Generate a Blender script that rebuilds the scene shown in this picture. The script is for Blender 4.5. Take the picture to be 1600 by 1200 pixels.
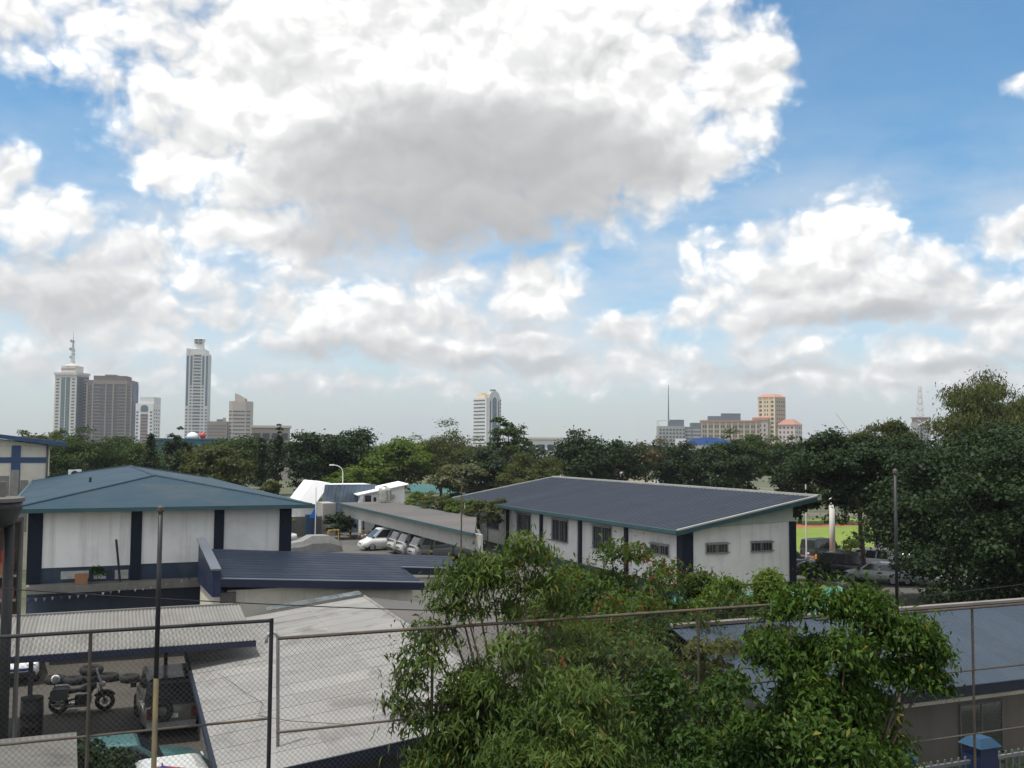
import bpy, math, random
import numpy as np
from mathutils import Vector, Matrix

# ------------------------------------------------------------------ camera, sky, sun, exposure
scene = bpy.context.scene
for o in list(bpy.data.objects):
    bpy.data.objects.remove(o)
COL = scene.collection
R = math.radians
CAM_H = 9.3
HEAD, PITCH, ROLL = R(23.4), math.atan(95 / 1600), 0.007
cam_data = bpy.data.cameras.new('camera')
cam_data.sensor_width = 36
cam_data.lens = 36.0
cam_data.clip_start = 0.1
cam_data.clip_end = 20000
cam = bpy.data.objects.new('camera', cam_data)
COL.objects.link(cam)
fw = Vector((math.sin(HEAD) * math.cos(PITCH), math.cos(HEAD) * math.cos(PITCH), math.sin(PITCH)))
rt0 = Vector((math.cos(HEAD), -math.sin(HEAD), 0))
up0 = rt0.cross(fw)
rt = rt0 * math.cos(ROLL) + up0 * math.sin(ROLL)
up = up0 * math.cos(ROLL) - rt0 * math.sin(ROLL)
mw = Matrix((rt, up, -fw)).transposed().to_4x4()
mw.translation = (0, 0, CAM_H)
cam.matrix_world = mw
scene.camera = cam

SUN_AZ, SUN_EL = R(-100), R(72)          # azimuth clockwise from +Y
SUN_STRENGTH, SKY_STRENGTH, EXPOSURE = 3.1, 0.11, 0.3
sd = bpy.data.lights.new('sun', 'SUN')
sd.energy = SUN_STRENGTH
sd.angle = R(0.6)
sd.color = (1.0, 0.96, 0.9)
sun = bpy.data.objects.new('sun', sd)
COL.objects.link(sun)
sun_dir = Vector((math.sin(SUN_AZ) * math.cos(SUN_EL), math.cos(SUN_AZ) * math.cos(SUN_EL), math.sin(SUN_EL)))
sun.rotation_euler = (-sun_dir).to_track_quat('-Z', 'Y').to_euler()
sun.location = sun_dir * 60

# clouds: azimuth, elevation, half width, half height (degrees), weight
CLOUDS = [(17.5, 20.5, 12.0, 5.6, 1.6), (10.7, 21.5, 6.0, 3.8, 1.3), (25.1, 20.4, 8.2, 6.0, 1.6), (18.5, 14.9, 10.5, 3.3, 1.5), (9.6, 11.6, 4.8, 1.6, 1.25), (5.4, 15.4, 3.2, 2.2, 1.25), (7.2, 17.8, 4.2, 2.6, 1.2), (31.3, 21.3, 4.0, 4.4, 1.3), (36.2, 19.5, 2.7, 2.9, 1.3), (29.1, 16.5, 6.2, 2.9, 1.4), (2.9, 18.5, 2.4, 0.8, 0.55), (-1.1, 20.5, 5.8, 2.3, 1.0), (-2.0, 18.9, 2.1, 0.9, 0.6), (3.9, 21.4, 2.2, 1.9, 0.7), (-3.1, 12.9, 1.5, 2.2, 1.0), (-1.4, 11.2, 3.5, 1.6, 1.0), (2.9, 10.2, 3.6, 1.3, 1.0), (-0.1, 7.9, 7.6, 2.5, 1.2), (6.5, 8.6, 2.9, 1.3, 0.95), (-2.1, 5.2, 4.8, 1.4, 0.8), (4.2, 5.3, 4.2, 1.2, 0.85), (-0.6, 3.5, 8.4, 1.2, 0.95), (12.5, 8.9, 2.8, 1.6, 1.0), (14.8, 6.8, 6.4, 2.0, 1.2), (19.0, 9.2, 2.8, 1.2, 0.95), (24.6, 8.8, 2.9, 2.1, 1.05), (26.2, 10.7, 1.3, 1.1, 1.0), (11.7, 5.2, 3.3, 1.4, 0.8), (20.5, 5.6, 5.8, 1.6, 1.15), (29.3, 6.4, 2.5, 1.3, 1.0), (30.5, 5.0, 4.3, 1.3, 0.85), (24.5, 4.4, 8.5, 1.3, 0.95), (41.2, 11.0, 2.7, 2.3, 1.3), (40.5, 8.5, 6.6, 1.9, 1.3), (44.4, 9.2, 2.8, 1.7, 1.05), (33.9, 10.9, 2.2, 1.5, 0.7), (37.7, 11.2, 3.1, 0.9, 0.65), (33.2, 7.1, 2.1, 1.4, 0.9), (36.8, 7.2, 4.2, 1.6, 0.9), (42.1, 7.1, 5.7, 1.0, 0.8), (50.0, 10.6, 2.3, 1.3, 1.0), (49.5, 6.8, 3.5, 1.7, 1.05), (46.5, 4.9, 4.9, 1.2, 1.0), (38.5, 5.0, 3.5, 1.0, 0.9), (34.9, 3.6, 4.0, 1.0, 1.0), (49.9, 17.8, 1.1, 0.7, 0.9), (42.4, 3.5, 10.1, 1.1, 0.95), (30.9, 12.2, 0.9, 0.5, 0.5), (35.8, 14.1, 0.8, 0.5, 0.5), (17.8, 3.2, 11.5, 0.9, 0.85)]
CLOUD_BASES = [(19.7, 12.4, 8.2, 2.6, 0.95), (25.5, 13.7, 6.1, 2.7, 0.85), (14.7, 11.6, 5.4, 1.8, 0.75), (29.8, 15.5, 5.0, 2.1, 0.7), (21.9, 15.7, 10.7, 3.2, 0.88), (14.7, 15.2, 6.8, 2.5, 0.6), (10.1, 13.6, 4.3, 1.8, 0.45), (19.7, 18.4, 4.3, 1.8, 0.35), (11.7, 20.0, 3.6, 1.8, 0.35), (-0.1, 6.9, 6.5, 2.6, 0.48), (14.8, 5.0, 8.5, 1.3, 0.45), (42.4, 6.8, 7.0, 0.8, 0.65), (0.1, 9.5, 3.5, 1.2, 0.45), (25.2, 7.0, 2.6, 0.6, 0.5), (22.0, 4.6, 7.0, 0.8, 0.55), (48.5, 4.2, 6.5, 0.7, 0.55), (38.0, 4.2, 5.0, 0.6, 0.5)]


class Nodes:
    def __init__(self, tree):
        self.t = tree
        self.n = tree.nodes
        self.l = tree.links

    def put(self, sock, v):
        if isinstance(v, bpy.types.NodeSocket):
            self.l.new(v, sock)
        elif v is not None:
            sock.default_value = v

    def math(self, op, a, b=None, c=None, clamp=False):
        n = self.n.new('ShaderNodeMath')
        n.operation = op
        n.use_clamp = clamp
        for i, v in enumerate((a, b, c)):
            self.put(n.inputs[i], v)
        return n.outputs[0]

    def vec(self, op, a, b=None, c=None):
        n = self.n.new('ShaderNodeVectorMath')
        n.operation = op
        for i, v in enumerate((a, b, c)):
            if v is not None:
                self.put(n.inputs[i], v)
        return n.outputs['Value'] if op in ('DOT_PRODUCT', 'LENGTH') else n.outputs[0]

    def noise(self, vec, scale, detail=4, rough=0.55, lac=2.0, dist=0.0, out='Fac'):
        n = self.n.new('ShaderNodeTexNoise')
        n.noise_dimensions = '3D'
        self.put(n.inputs['Vector'], vec)
        for k, v in (('Scale', scale), ('Detail', detail), ('Roughness', rough), ('Lacunarity', lac), ('Distortion', dist)):
            self.put(n.inputs[k], v)
        return n.outputs[out]

    def mix(self, f, a, b, mode='MIX'):
        n = self.n.new('ShaderNodeMix')
        n.data_type = 'RGBA'
        n.blend_type = mode
        self.put(n.inputs[0], f)
        self.put(n.inputs[6], a)
        self.put(n.inputs[7], b)
        return n.outputs[2]

    def step(self, v, lo, hi, a=0.0, b=1.0, smooth=True):
        n = self.n.new('ShaderNodeMapRange')
        n.interpolation_type = 'SMOOTHSTEP' if smooth else 'LINEAR'
        for i, x in enumerate((v, lo, hi, a, b)):
            self.put(n.inputs[i], x)
        return n.outputs[0]

    def comb(self, x, y, z=0.0):
        n = self.n.new('ShaderNodeCombineXYZ')
        for i, v in enumerate((x, y, z)):
            self.put(n.inputs[i], v)
        return n.outputs[0]


def blob_field(N, P, blobs):
    acc = None
    for az, el, ra, re, w in blobs:
        q = N.vec('MULTIPLY_ADD', P, (1 / ra, 1 / re, 0), (-az / ra, -el / re, 0))
        g = N.math('MULTIPLY_ADD', N.vec('DOT_PRODUCT', q, q), -0.5, w)
        acc = g if acc is None else N.math('SMOOTH_MAX', acc, g, 0.25)
    return acc


def make_world():
    w = bpy.data.worlds.new('World')
    scene.world = w
    w.use_nodes = True
    N = Nodes(w.node_tree)
    N.n.clear()
    geo = N.n.new('ShaderNodeNewGeometry')
    d = N.vec('SCALE', geo.outputs['Incoming'])
    d.node.inputs['Scale'].default_value = -1.0
    sep = N.n.new('ShaderNodeSeparateXYZ')
    N.l.new(d, sep.inputs[0])
    az = N.math('MULTIPLY', N.math('ARCTAN2', sep.outputs[0], sep.outputs[1]), 57.29578)
    el = N.math('MULTIPLY', N.math('ARCSINE', sep.outputs[2]), 57.29578)
    P0 = N.comb(az, el)
    # turbulence pushes the outlines about
    wn = N.noise(N.vec('MULTIPLY', P0, (1, 1.3, 0)), 0.24, 3, 0.5, 2.0, 0.0, 'Color')
    warp = N.vec('MULTIPLY', N.vec('SUBTRACT', wn, (.5, .5, .5)), (3.4, 2.2, 0))
    P = N.vec('ADD', P0, warp)

    def puffs(Pin, detail):
        v = N.n.new('ShaderNodeTexVoronoi')
        v.voronoi_dimensions = '2D'
        v.feature = 'F1'
        N.put(v.inputs['Vector'], N.vec('MULTIPLY', Pin, (1.0, 1.25, 0)))
        for k, x in (('Scale', 0.36), ('Detail', detail), ('Roughness', 0.5), ('Lacunarity', 2.3)):
            v.inputs[k].default_value = x
        return N.math('SUBTRACT', 1.0, N.math('MULTIPLY', v.outputs['Distance'], 1.25))

    # away from the clouds in view, denser unseen clouds are added as fill light
    far = N.math('ABSOLUTE', N.math('SUBTRACT', az, 23.4))
    outside = N.math('MAXIMUM', N.step(far, 28, 36), N.step(el, 24, 30))
    rest = N.math('MULTIPLY_ADD', N.noise(N.vec('MULTIPLY', P0, (1, 1.8, 0)), 0.055, 3, 0.5), 5.0, -1.55)
    rest = N.math('MULTIPLY_ADD', outside, 4.0, N.math('SUBTRACT', rest, 4.0))
    base = N.math('MAXIMUM', blob_field(N, P, CLOUDS), rest)
    base = N.math('MINIMUM', base, 1.55)
    fine = N.noise(N.vec('MULTIPLY', P0, (1, 1.2, 0)), 0.7, 7, 0.54)
    pf = puffs(P, 2.0)
    relief = N.math('MULTIPLY_ADD', N.math('SUBTRACT', fine, 0.5), 0.85, N.math('MULTIPLY', N.math('SUBTRACT', pf, 0.5), 0.5))
    dens = N.math('SUBTRACT', N.math('ADD', base, relief), 0.22)
    alpha = N.step(dens, -0.15, 0.6)
    # light comes from above and from one side: the puffs' upper flanks are bright, the thick bases grey
    Pu = N.vec('ADD', P, (-0.30, 0.62, 0))
    pu = puffs(Pu, 1.0)
    wide = N.math('SUBTRACT', N.noise(N.vec('MULTIPLY', P, (1, 1.5, 0)), 0.16, 3, 0.5),
                  N.noise(N.vec('MULTIPLY', N.vec('ADD', P, (-.8, 1.6, 0)), (1, 1.5, 0)), 0.16, 3, 0.5))
    bases = N.math('MAXIMUM', blob_field(N, N.vec('ADD', P0, N.vec('MULTIPLY', warp, (1.3, 1.3, 0))), CLOUD_BASES), 0.0)
    bases = N.math('MULTIPLY', N.step(bases, -0.05, 1.0), N.step(dens, -0.2, 0.25))
    bases = N.math('MULTIPLY_ADD', outside, 0.0, bases)
    con = N.math('MULTIPLY', N.math('SUBTRACT', pf, pu), 0.25)
    con = N.math('MULTIPLY_ADD', wide, 0.65, con)
    con = N.math('MULTIPLY_ADD', N.math('SUBTRACT', fine, 0.5), 0.22, con)
    con = N.math('MULTIPLY', con, N.math('MULTIPLY_ADD', bases, -0.72, 1.0))
    lit = N.math('ADD', N.math('MULTIPLY_ADD', bases, -0.60, 0.755), con)
    lit = N.math('SUBTRACT', lit, N.step(el, 13, 4, 0.0, 0.10), clamp=True)
    cr = N.n.new('ShaderNodeValToRGB')
    cr.color_ramp.elements[0].position = 0.0
    cr.color_ramp.elements[0].color = (0.35, 0.355, 0.365, 1)
    cr.color_ramp.elements[1].position = 1.0
    cr.color_ramp.elements[1].color = (1.6, 1.58, 1.54, 1)
    for p_, c_ in ((0.40, (0.53, 0.535, 0.54, 1)), (0.66, (0.735, 0.735, 0.73, 1)), (0.80, (0.92, 0.915, 0.90, 1))):
        e = cr.color_ramp.elements.new(p_)
        e.color = c_
    N.l.new(lit, cr.inputs[0])
    cloud = cr.outputs[0]
    sky = N.n.new('ShaderNodeTexSky')
    sky.sky_type = 'NISHITA'
    sky.sun_disc = False
    sky.sun_elevation = SUN_EL
    sky.sun_rotation = SUN_AZ
    sky.altitude = 20
    sky.air_density = 1.0
    sky.dust_density = 0.3
    sky.ozone_density = 1.0
    skyc = N.mix(1.0, sky.outputs[0], N.mix(N.step(el, 4, 17), (SKY_STRENGTH * 0.90, SKY_STRENGTH * 1.0, SKY_STRENGTH * 1.06, 1), (SKY_STRENGTH * 0.60, SKY_STRENGTH * 0.97, SKY_STRENGTH * 1.10, 1)), 'MULTIPLY')
    # thin high veil and, low down, the bright damp air that swallows far clouds
    veil = N.math('MULTIPLY', N.step(N.noise(N.vec('MULTIPLY', P0, (1, 2.6, 0)), 0.09, 5, 0.6), 0.30, 0.72), N.step(el, 19, 7, 0.08, 1.0))
    skyc = N.mix(veil, skyc, (0.60, 0.64, 0.68, 1))
    airy = N.step(el, 0.0, 6.0, 0.7, 0.0)
    col = N.mix(N.math('MULTIPLY', alpha, N.step(el, -1.0, 2.5)), skyc, cloud)
    col = N.mix(airy, col, (0.37, 0.405, 0.43, 1))
    bg = N.n.new('ShaderNodeBackground')
    N.l.new(col, bg.inputs[0])
    bg.inputs[1].default_value = 1.0
    out = N.n.new('ShaderNodeOutputWorld')
    N.l.new(bg.outputs[0], out.inputs[0])
    w.cycles.sampling_method = 'MANUAL'
    w.cycles.sample_map_resolution = 256
    return w


make_world()
vs = scene.view_settings
vs.view_transform = 'Standard'
vs.look = 'None'
vs.exposure = EXPOSURE
vs.gamma = 1.0
vs.use_curve_mapping = False
scene.render.engine = 'CYCLES'
scene.cycles.max_bounces = 6
scene.cycles.diffuse_bounces = 3
scene.cycles.glossy_bounces = 2
scene.cycles.transmission_bounces = 3
scene.cycles.transparent_max_bounces = 6
scene.cycles.volume_bounces = 0
scene.cycles.use_denoising = True
scene.cycles.caustics_reflective = False
scene.cycles.caustics_refractive = False

# ------------------------------------------------------------------ helpers
rng = np.random.default_rng(11)
random.seed(5)


def new_obj(name, mesh, parent=None):
    o = bpy.data.objects.new(name, mesh)
    COL.objects.link(o)
    if parent is not None:
        o.parent = parent
    return o


def tag(o, label=None, cat=None, group=None, kind=None):
    for k, v in (('label', label), ('category', cat), ('group', group), ('kind', kind)):
        if v:
            o[k] = v
    if cat and not kind:
        o['kind'] = 'thing'
    return o


def thing(name, label, cat, loc=(0, 0, 0), rz=0.0, group=None):
    o = new_obj(name, None)
    o.location = loc
    o.rotation_euler = (0, 0, rz)
    o.empty_display_size = 0.2
    return tag(o, label, cat, group)


class MB:
    """collects shapes, then links them as one mesh object"""

    def __init__(self):
        self.v = []
        self.f = []

    def add(self, vs, fs):
        k = len(self.v)
        self.v.extend([tuple(p) for p in vs])
        self.f.extend([tuple(i + k for i in f) for f in fs])
        return self

    def box(self, x0, x1, y0, y1, z0, z1):
        return self.add([(x0, y0, z0), (x1, y0, z0), (x1, y1, z0), (x0, y1, z0), (x0, y0, z1), (x1, y0, z1), (x1, y1, z1), (x0, y1, z1)],
                        [(0, 3, 2, 1), (4, 5, 6, 7), (0, 1, 5, 4), (1, 2, 6, 5), (2, 3, 7, 6), (3, 0, 4, 7)])

    def hexa(self, b, t):
        """solid between four bottom and four top points, both counter-clockwise from above"""
        return self.add(list(b) + list(t), [(0, 3, 2, 1), (4, 5, 6, 7), (0, 1, 5, 4), (1, 2, 6, 5), (2, 3, 7, 6), (3, 0, 4, 7)])

    def slab(self, pts, th):
        """polygon (counter-clockwise from above) made a plate th thick, downwards"""
        n = len(pts)
        b = [(p[0], p[1], p[2] - th) for p in pts]
        return self.add(list(pts) + b, [tuple(range(n)), tuple(range(2 * n - 1, n - 1, -1))] + [(i, i + n, (i + 1) % n + n, (i + 1) % n) for i in range(n)])

    def prism_y(self, pts, y0, y1):
        """x,z outline pushed along y"""
        n = len(pts)
        a = [(p[0], y0, p[1]) for p in pts]
        b = [(p[0], y1, p[1]) for p in pts]
        return self.add(a + b, [tuple(range(n)), tuple(range(2 * n - 1, n - 1, -1))] + [(i, i + n, (i + 1) % n + n, (i + 1) % n) for i in range(n)])

    def prism_x(self, pts, x0, x1):
        n = len(pts)
        a = [(x0, p[0], p[1]) for p in pts]
        b = [(x1, p[0], p[1]) for p in pts]
        return self.add(a + b, [tuple(range(n))[::-1], tuple(range(n, 2 * n))] + [(i, (i + 1) % n, (i + 1) % n + n, i + n) for i in range(n)])

    def tube(self, pts, rad, n=8, cap=True):
        pts = [Vector(p) for p in pts]
        rads = rad if isinstance(rad, (list, tuple)) else [rad] * len(pts)
        k = len(self.v)
        prev = None
        for i, p in enumerate(pts):
            d = (pts[min(i + 1, len(pts) - 1)] - pts[max(i - 1, 0)])
            if d.length < 1e-9:
                d = Vector((0, 0, 1))
            d.normalize()
            a = d.orthogonal().normalized() if prev is None else (prev - d * prev.dot(d)).normalized()
            prev = a
            b = d.cross(a)
            for j in range(n):
                t = 2 * math.pi * j / n
                self.v.append(tuple(p + (a * math.cos(t) + b * math.sin(t)) * rads[i]))
        for i in range(len(pts) - 1):
            for j in range(n):
                self.f.append((k + i * n + j, k + i * n + (j + 1) % n, k + (i + 1) * n + (j + 1) % n, k + (i + 1) * n + j))
        if cap:
            self.f.append(tuple(k + j for j in range(n))[::-1])
            self.f.append(tuple(k + (len(pts) - 1) * n + j for j in range(n)))
        return self

    def lathe(self, prof, n=16, c=(0, 0, 0)):
        """profile of (radius, z) turned about z"""
        k = len(self.v)
        for r, z in prof:
            for j in range(n):
                t = 2 * math.pi * j / n
                self.v.append((c[0] + r * math.cos(t), c[1] + r * math.sin(t), c[2] + z))
        for i in range(len(prof) - 1):
            for j in range(n):
                self.f.append((k + i * n + j, k + i * n + (j + 1) % n, k + (i + 1) * n + (j + 1) % n, k + (i + 1) * n + j))
        self.f.append(tuple(k + j for j in range(n))[::-1])
        self.f.append(tuple(k + (len(prof) - 1) * n + j for j in range(n)))
        return self

    def torus(self, R1, r, c=(0, 0, 0), axis='y', n=20, m=8):
        k = len(self.v)
        for i in range(n):
            t = 2 * math.pi * i / n
            for j in range(m):
                s = 2 * math.pi * j / m
                a, b, h = (R1 + r * math.cos(s)) * math.cos(t), (R1 + r * math.cos(s)) * math.sin(t), r * math.sin(s) * 1.25
                p = (a, h, b) if axis == 'y' else (a, b, h)
                self.v.append((c[0] + p[0], c[1] + p[1], c[2] + p[2]))
        for i in range(n):
            for j in range(m):
                self.f.append((k + i * m + j, k + ((i + 1) % n) * m + j, k + ((i + 1) % n) * m + (j + 1) % m, k + i * m + (j + 1) % m))
        return self

    def mesh(self, name, mat=None, smooth=False):
        me = bpy.data.meshes.new(name)
        me.from_pydata(self.v, [], self.f)
        me.update()
        if mat:
            me.materials.append(mat)
        if smooth:
            me.polygons.foreach_set('use_smooth', [True] * len(me.polygons))
        return me

    def build(self, name, mat, parent=None, smooth=False):
        return new_obj(name, self.mesh(name, mat, smooth), parent)


def big_mesh(name, verts, k, mat):
    """a mesh of len(verts)/k polygons with k corners each, from one array"""
    n = len(verts)
    me = bpy.data.meshes.new(name)
    me.vertices.add(n)
    me.vertices.foreach_set('co', np.ascontiguousarray(verts, dtype=np.float32).ravel())
    me.loops.add(n)
    me.loops.foreach_set('vertex_index', np.arange(n, dtype=np.int32))
    me.polygons.add(n // k)
    me.polygons.foreach_set('loop_start', np.arange(0, n, k, dtype=np.int32))
    me.polygons.foreach_set('loop_total', np.full(n // k, k, dtype=np.int32))
    me.update(calc_edges=True)
    me.materials.append(mat)
    return me


# ------------------------------------------------------------------ materials
MATS = {}


def M(name, col, rough=0.7, var=0.12, scale=1.5, bump=0.0, metal=0.0, streak=0.0, spec=0.4, dirt=None, dirt_amt=0.0, dirt_scale=0.4, coat=0.0):
    """painted or mineral surface: uneven tone, rain streaks, blotches of dirt, fine relief"""
    if name in MATS:
        return MATS[name]
    m = bpy.data.materials.new(name)
    MATS[name] = m
    m.use_nodes = True
    N = Nodes(m.node_tree)
    b = N.n['Principled BSDF']
    tc = N.n.new('ShaderNodeTexCoord')
    geo = N.n.new('ShaderNodeNewGeometry')
    pos = geo.outputs['Position']
    n1 = N.noise(pos, scale, 6, 0.6)
    c = N.mix(N.step(n1, 0.3, 0.7, smooth=False), tuple(max(x * (1 - var), 0) for x in col) + (1,), tuple(min(x * (1 + var), 1) for x in col) + (1,))
    if streak:
        s = N.noise(N.vec('MULTIPLY', pos, (2.2, 2.2, 0.10)), 1.6, 5, 0.62)
        c = N.mix(N.step(s, 0.48, 0.78, 0, streak), c, tuple(x * 0.42 for x in col) + (1,))
    if dirt:
        dn = N.noise(pos, dirt_scale, 7, 0.66, 2.1, 0.6)
        c = N.mix(N.step(dn, 0.5, 0.68, 0, dirt_amt), c, dirt + (1,))
    oi = N.n.new('ShaderNodeObjectInfo')
    hsv = N.n.new('ShaderNodeHueSaturation')
    N.l.new(N.step(oi.outputs['Random'], 0, 1, 0.91, 1.09, False), hsv.inputs['Value'])
    N.l.new(c, hsv.inputs['Color'])
    c = hsv.outputs[0]
    N.l.new(c, b.inputs['Base Color'])
    b.inputs['Metallic'].default_value = metal
    b.inputs['Specular IOR Level'].default_value = spec
    N.l.new(N.step(n1, 0.2, 0.8, max(rough - 0.1, 0.03), min(rough + 0.1, 1)), b.inputs['Roughness'])
    if coat:
        b.inputs['Coat Weight'].default_value = coat
        b.inputs['Coat Roughness'].default_value = 0.06
    if bump:
        bn = N.n.new('ShaderNodeBump')
        bn.inputs['Strength'].default_value = bump
        bn.inputs['Distance'].default_value = 0.03
        N.l.new(N.noise(pos, scale * 9, 5, 0.65), bn.inputs['Height'])
        N.l.new(bn.outputs[0], b.inputs['Normal'])
    return m


def glass(name, col=(0.02, 0.025, 0.03), rough=0.08):
    if name in MATS:
        return MATS[name]
    m = M(name, col, rough, 0.3, 0.8, spec=0.8)
    return m


def leaf_mat(name, dark, light, accent=None, acc=0.0, trans=0.35, rough=0.5):
    if name in MATS:
        return MATS[name]
    m = bpy.data.materials.new(name)
    MATS[name] = m
    m.use_nodes = True
    N = Nodes(m.node_tree)
    b = N.n['Principled BSDF']
    geo = N.n.new('ShaderNodeNewGeometry')
    r = geo.outputs['Random Per Island']
    cl = N.noise(geo.outputs['Position'], 0.55, 3, 0.5)
    f = N.math('ADD', N.math('MULTIPLY', r, 0.6), N.math('MULTIPLY', N.math('SUBTRACT', cl, 0.3), 1.0), clamp=True)
    c = N.mix(f, dark + (1,), light + (1,))
    if accent:
        r2 = N.math('FRACT', N.math('MULTIPLY', r, 37.7))
        c = N.mix(N.math('LESS_THAN', r2, N.math('MULTIPLY', N.step(cl, 0.35, 0.6), acc)), c, accent + (1,))
    N.l.new(c, b.inputs['Base Color'])
    b.inputs['Roughness'].default_value = rough
    b.inputs['Specular IOR Level'].default_value = 0.15
    tr = N.n.new('ShaderNodeBsdfTranslucent')
    N.l.new(N.mix(1.0, c, (1.5, 1.35, 0.55, 1), 'MULTIPLY'), tr.inputs[0])
    mx = N.n.new('ShaderNodeMixShader')
    mx.inputs[0].default_value = trans
    N.l.new(b.outputs[0], mx.inputs[1])
    N.l.new(tr.outputs[0], mx.inputs[2])
    N.l.new(mx.outputs[0], N.n['Material Output'].inputs[0])
    return m


white_wall = M('white_wall', (0.82, 0.81, 0.785), 0.75, 0.05, 0.8, 0.1, streak=0.4, dirt=(0.55, 0.55, 0.53), dirt_amt=0.4)
grey_white_wall = M('grey_white_wall', (0.79, 0.78, 0.75), 0.8, 0.06, 0.7, 0.1, streak=0.42, dirt=(0.55, 0.55, 0.53), dirt_amt=0.4)
cream_wall = M('cream_wall', (0.72, 0.67, 0.57), 0.8, 0.06, 0.7, 0.1, streak=0.25, dirt=(0.3, 0.27, 0.22), dirt_amt=0.3)
pale_green_wall = M('pale_green_wall', (0.58, 0.64, 0.59), 0.8, 0.06, 0.7, 0.1, streak=0.3, dirt=(0.4, 0.43, 0.4), dirt_amt=0.4)
navy = M('navy_paint', (0.009, 0.015, 0.030), 0.6, 0.2, 1.2, 0.05, spec=0.2, streak=0.15)
slate_blue = M('slate_blue_paint', (0.028, 0.048, 0.082), 0.6, 0.15, 1.0, 0.05, streak=0.3, dirt=(0.12, 0.13, 0.13), dirt_amt=0.4)
blue_trim = M('blue_trim', (0.03, 0.07, 0.16), 0.5, 0.15, 1.0, 0.03)
teal_trim = M('teal_trim', (0.03, 0.075, 0.085), 0.5, 0.2, 1.0, 0.03, streak=0.2)
cap_metal = M('ridge_cap', (0.36, 0.37, 0.33), 0.5, 0.12, 1.2)
roof_slate = M('roof_slate_blue', (0.029, 0.037, 0.054), 0.55, 0.1, 0.5, 0.02, spec=0.2, dirt=(0.038, 0.047, 0.066), dirt_amt=0.5, dirt_scale=0.25)
roof_navy = M('roof_navy', (0.013, 0.021, 0.038), 0.55, 0.12, 0.6, 0.02, spec=0.2, dirt=(0.025, 0.035, 0.055), dirt_amt=0.5)
roof_teal = M('roof_teal_blue', (0.020, 0.050, 0.074), 0.6, 0.12, 0.5, 0.05, spec=0.2, dirt=(0.048, 0.066, 0.072), dirt_amt=0.75, dirt_scale=0.3, streak=0.25)
roof_steel = M('roof_steel_blue', (0.048, 0.066, 0.092), 0.65, 0.1, 0.5, 0.03, spec=0.2, dirt=(0.062, 0.08, 0.1), dirt_amt=0.5)
roof_zinc = M('roof_zinc', (0.215, 0.208, 0.19), 0.65, 0.12, 0.9, 0.05, dirt=(0.14, 0.13, 0.112), dirt_amt=0.5)
roof_cement = M('roof_cement', (0.245, 0.238, 0.224), 0.9, 0.10, 0.9, 0.2, dirt=(0.15, 0.142, 0.13), dirt_amt=0.75, dirt_scale=0.5)
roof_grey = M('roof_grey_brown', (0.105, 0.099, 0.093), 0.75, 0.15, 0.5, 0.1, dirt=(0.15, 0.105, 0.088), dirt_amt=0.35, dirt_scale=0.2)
white_paint = M('white_paint', (0.78, 0.78, 0.77), 0.6, 0.05, 0.8, streak=0.1)
concrete = M('concrete', (0.34, 0.325, 0.30), 0.9, 0.12, 0.9, 0.2, streak=0.25, dirt=(0.16, 0.155, 0.14), dirt_amt=0.5)
dark_concrete = M('dark_concrete', (0.13, 0.125, 0.115), 0.9, 0.2, 1.0, 0.2, dirt=(0.06, 0.06, 0.055), dirt_amt=0.6)
dark_metal = M('dark_metal', (0.03, 0.03, 0.034), 0.5, 0.3, 3.0, metal=0.3)
rust_metal = M('weathered_steel', (0.10, 0.085, 0.07), 0.65, 0.3, 4.0, metal=0.4, dirt=(0.17, 0.11, 0.045), dirt_amt=0.7, dirt_scale=2.5)
galv = M('galvanised_steel', (0.36, 0.37, 0.38), 0.45, 0.15, 3.0, metal=0.6)
wire_mat = M('fence_wire', (0.10, 0.095, 0.09), 0.6, 0.2, 3.0, metal=0.4)
yellow_paint = M('yellow_paint', (0.62, 0.40, 0.03), 0.55, 0.15, 2.0)
black_paint = M('black_paint', (0.015, 0.015, 0.016), 0.5, 0.2, 2.0)
rubber = M('rubber', (0.02, 0.02, 0.02), 0.85, 0.2, 3.0)
dark_glass = glass('dark_glass')
tower_glass = glass('tower_glass', (0.05, 0.06, 0.07), 0.15)
green_glass = glass('green_glass', (0.05, 0.12, 0.12), 0.12)
blue_glass = glass('blue_glass', (0.05, 0.10, 0.14), 0.12)
chrome = M('chrome', (0.6, 0.6, 0.6), 0.15, 0.05, 2.0, metal=1.0)
lamp_glass = M('lamp_glass', (0.7, 0.72, 0.72), 0.12, 0.05, 2.0, spec=0.7)
red_glass = M('red_lamp', (0.12, 0.012, 0.01), 0.2, 0.1, 2.0)
bark = M('bark', (0.11, 0.085, 0.06), 0.9, 0.3, 6.0, 0.4)
pale_bark = M('pale_bark', (0.32, 0.29, 0.24), 0.9, 0.25, 6.0, 0.3)

# ------------------------------------------------------------------ ground
def sheet(name, pts, z, mat, thick=0.0):
    mb = MB()
    if thick:
        mb.slab([(x, y, z) for x, y in pts], thick)
    else:
        mb.add([(x, y, z) for x, y in pts], [tuple(range(len(pts)))])
    o = mb.build(name, mat)
    o['kind'] = 'structure'
    return o


def rect(x0, x1, y0, y1):
    return [(x0, y0), (x1, y0), (x1, y1), (x0, y1)]


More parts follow.
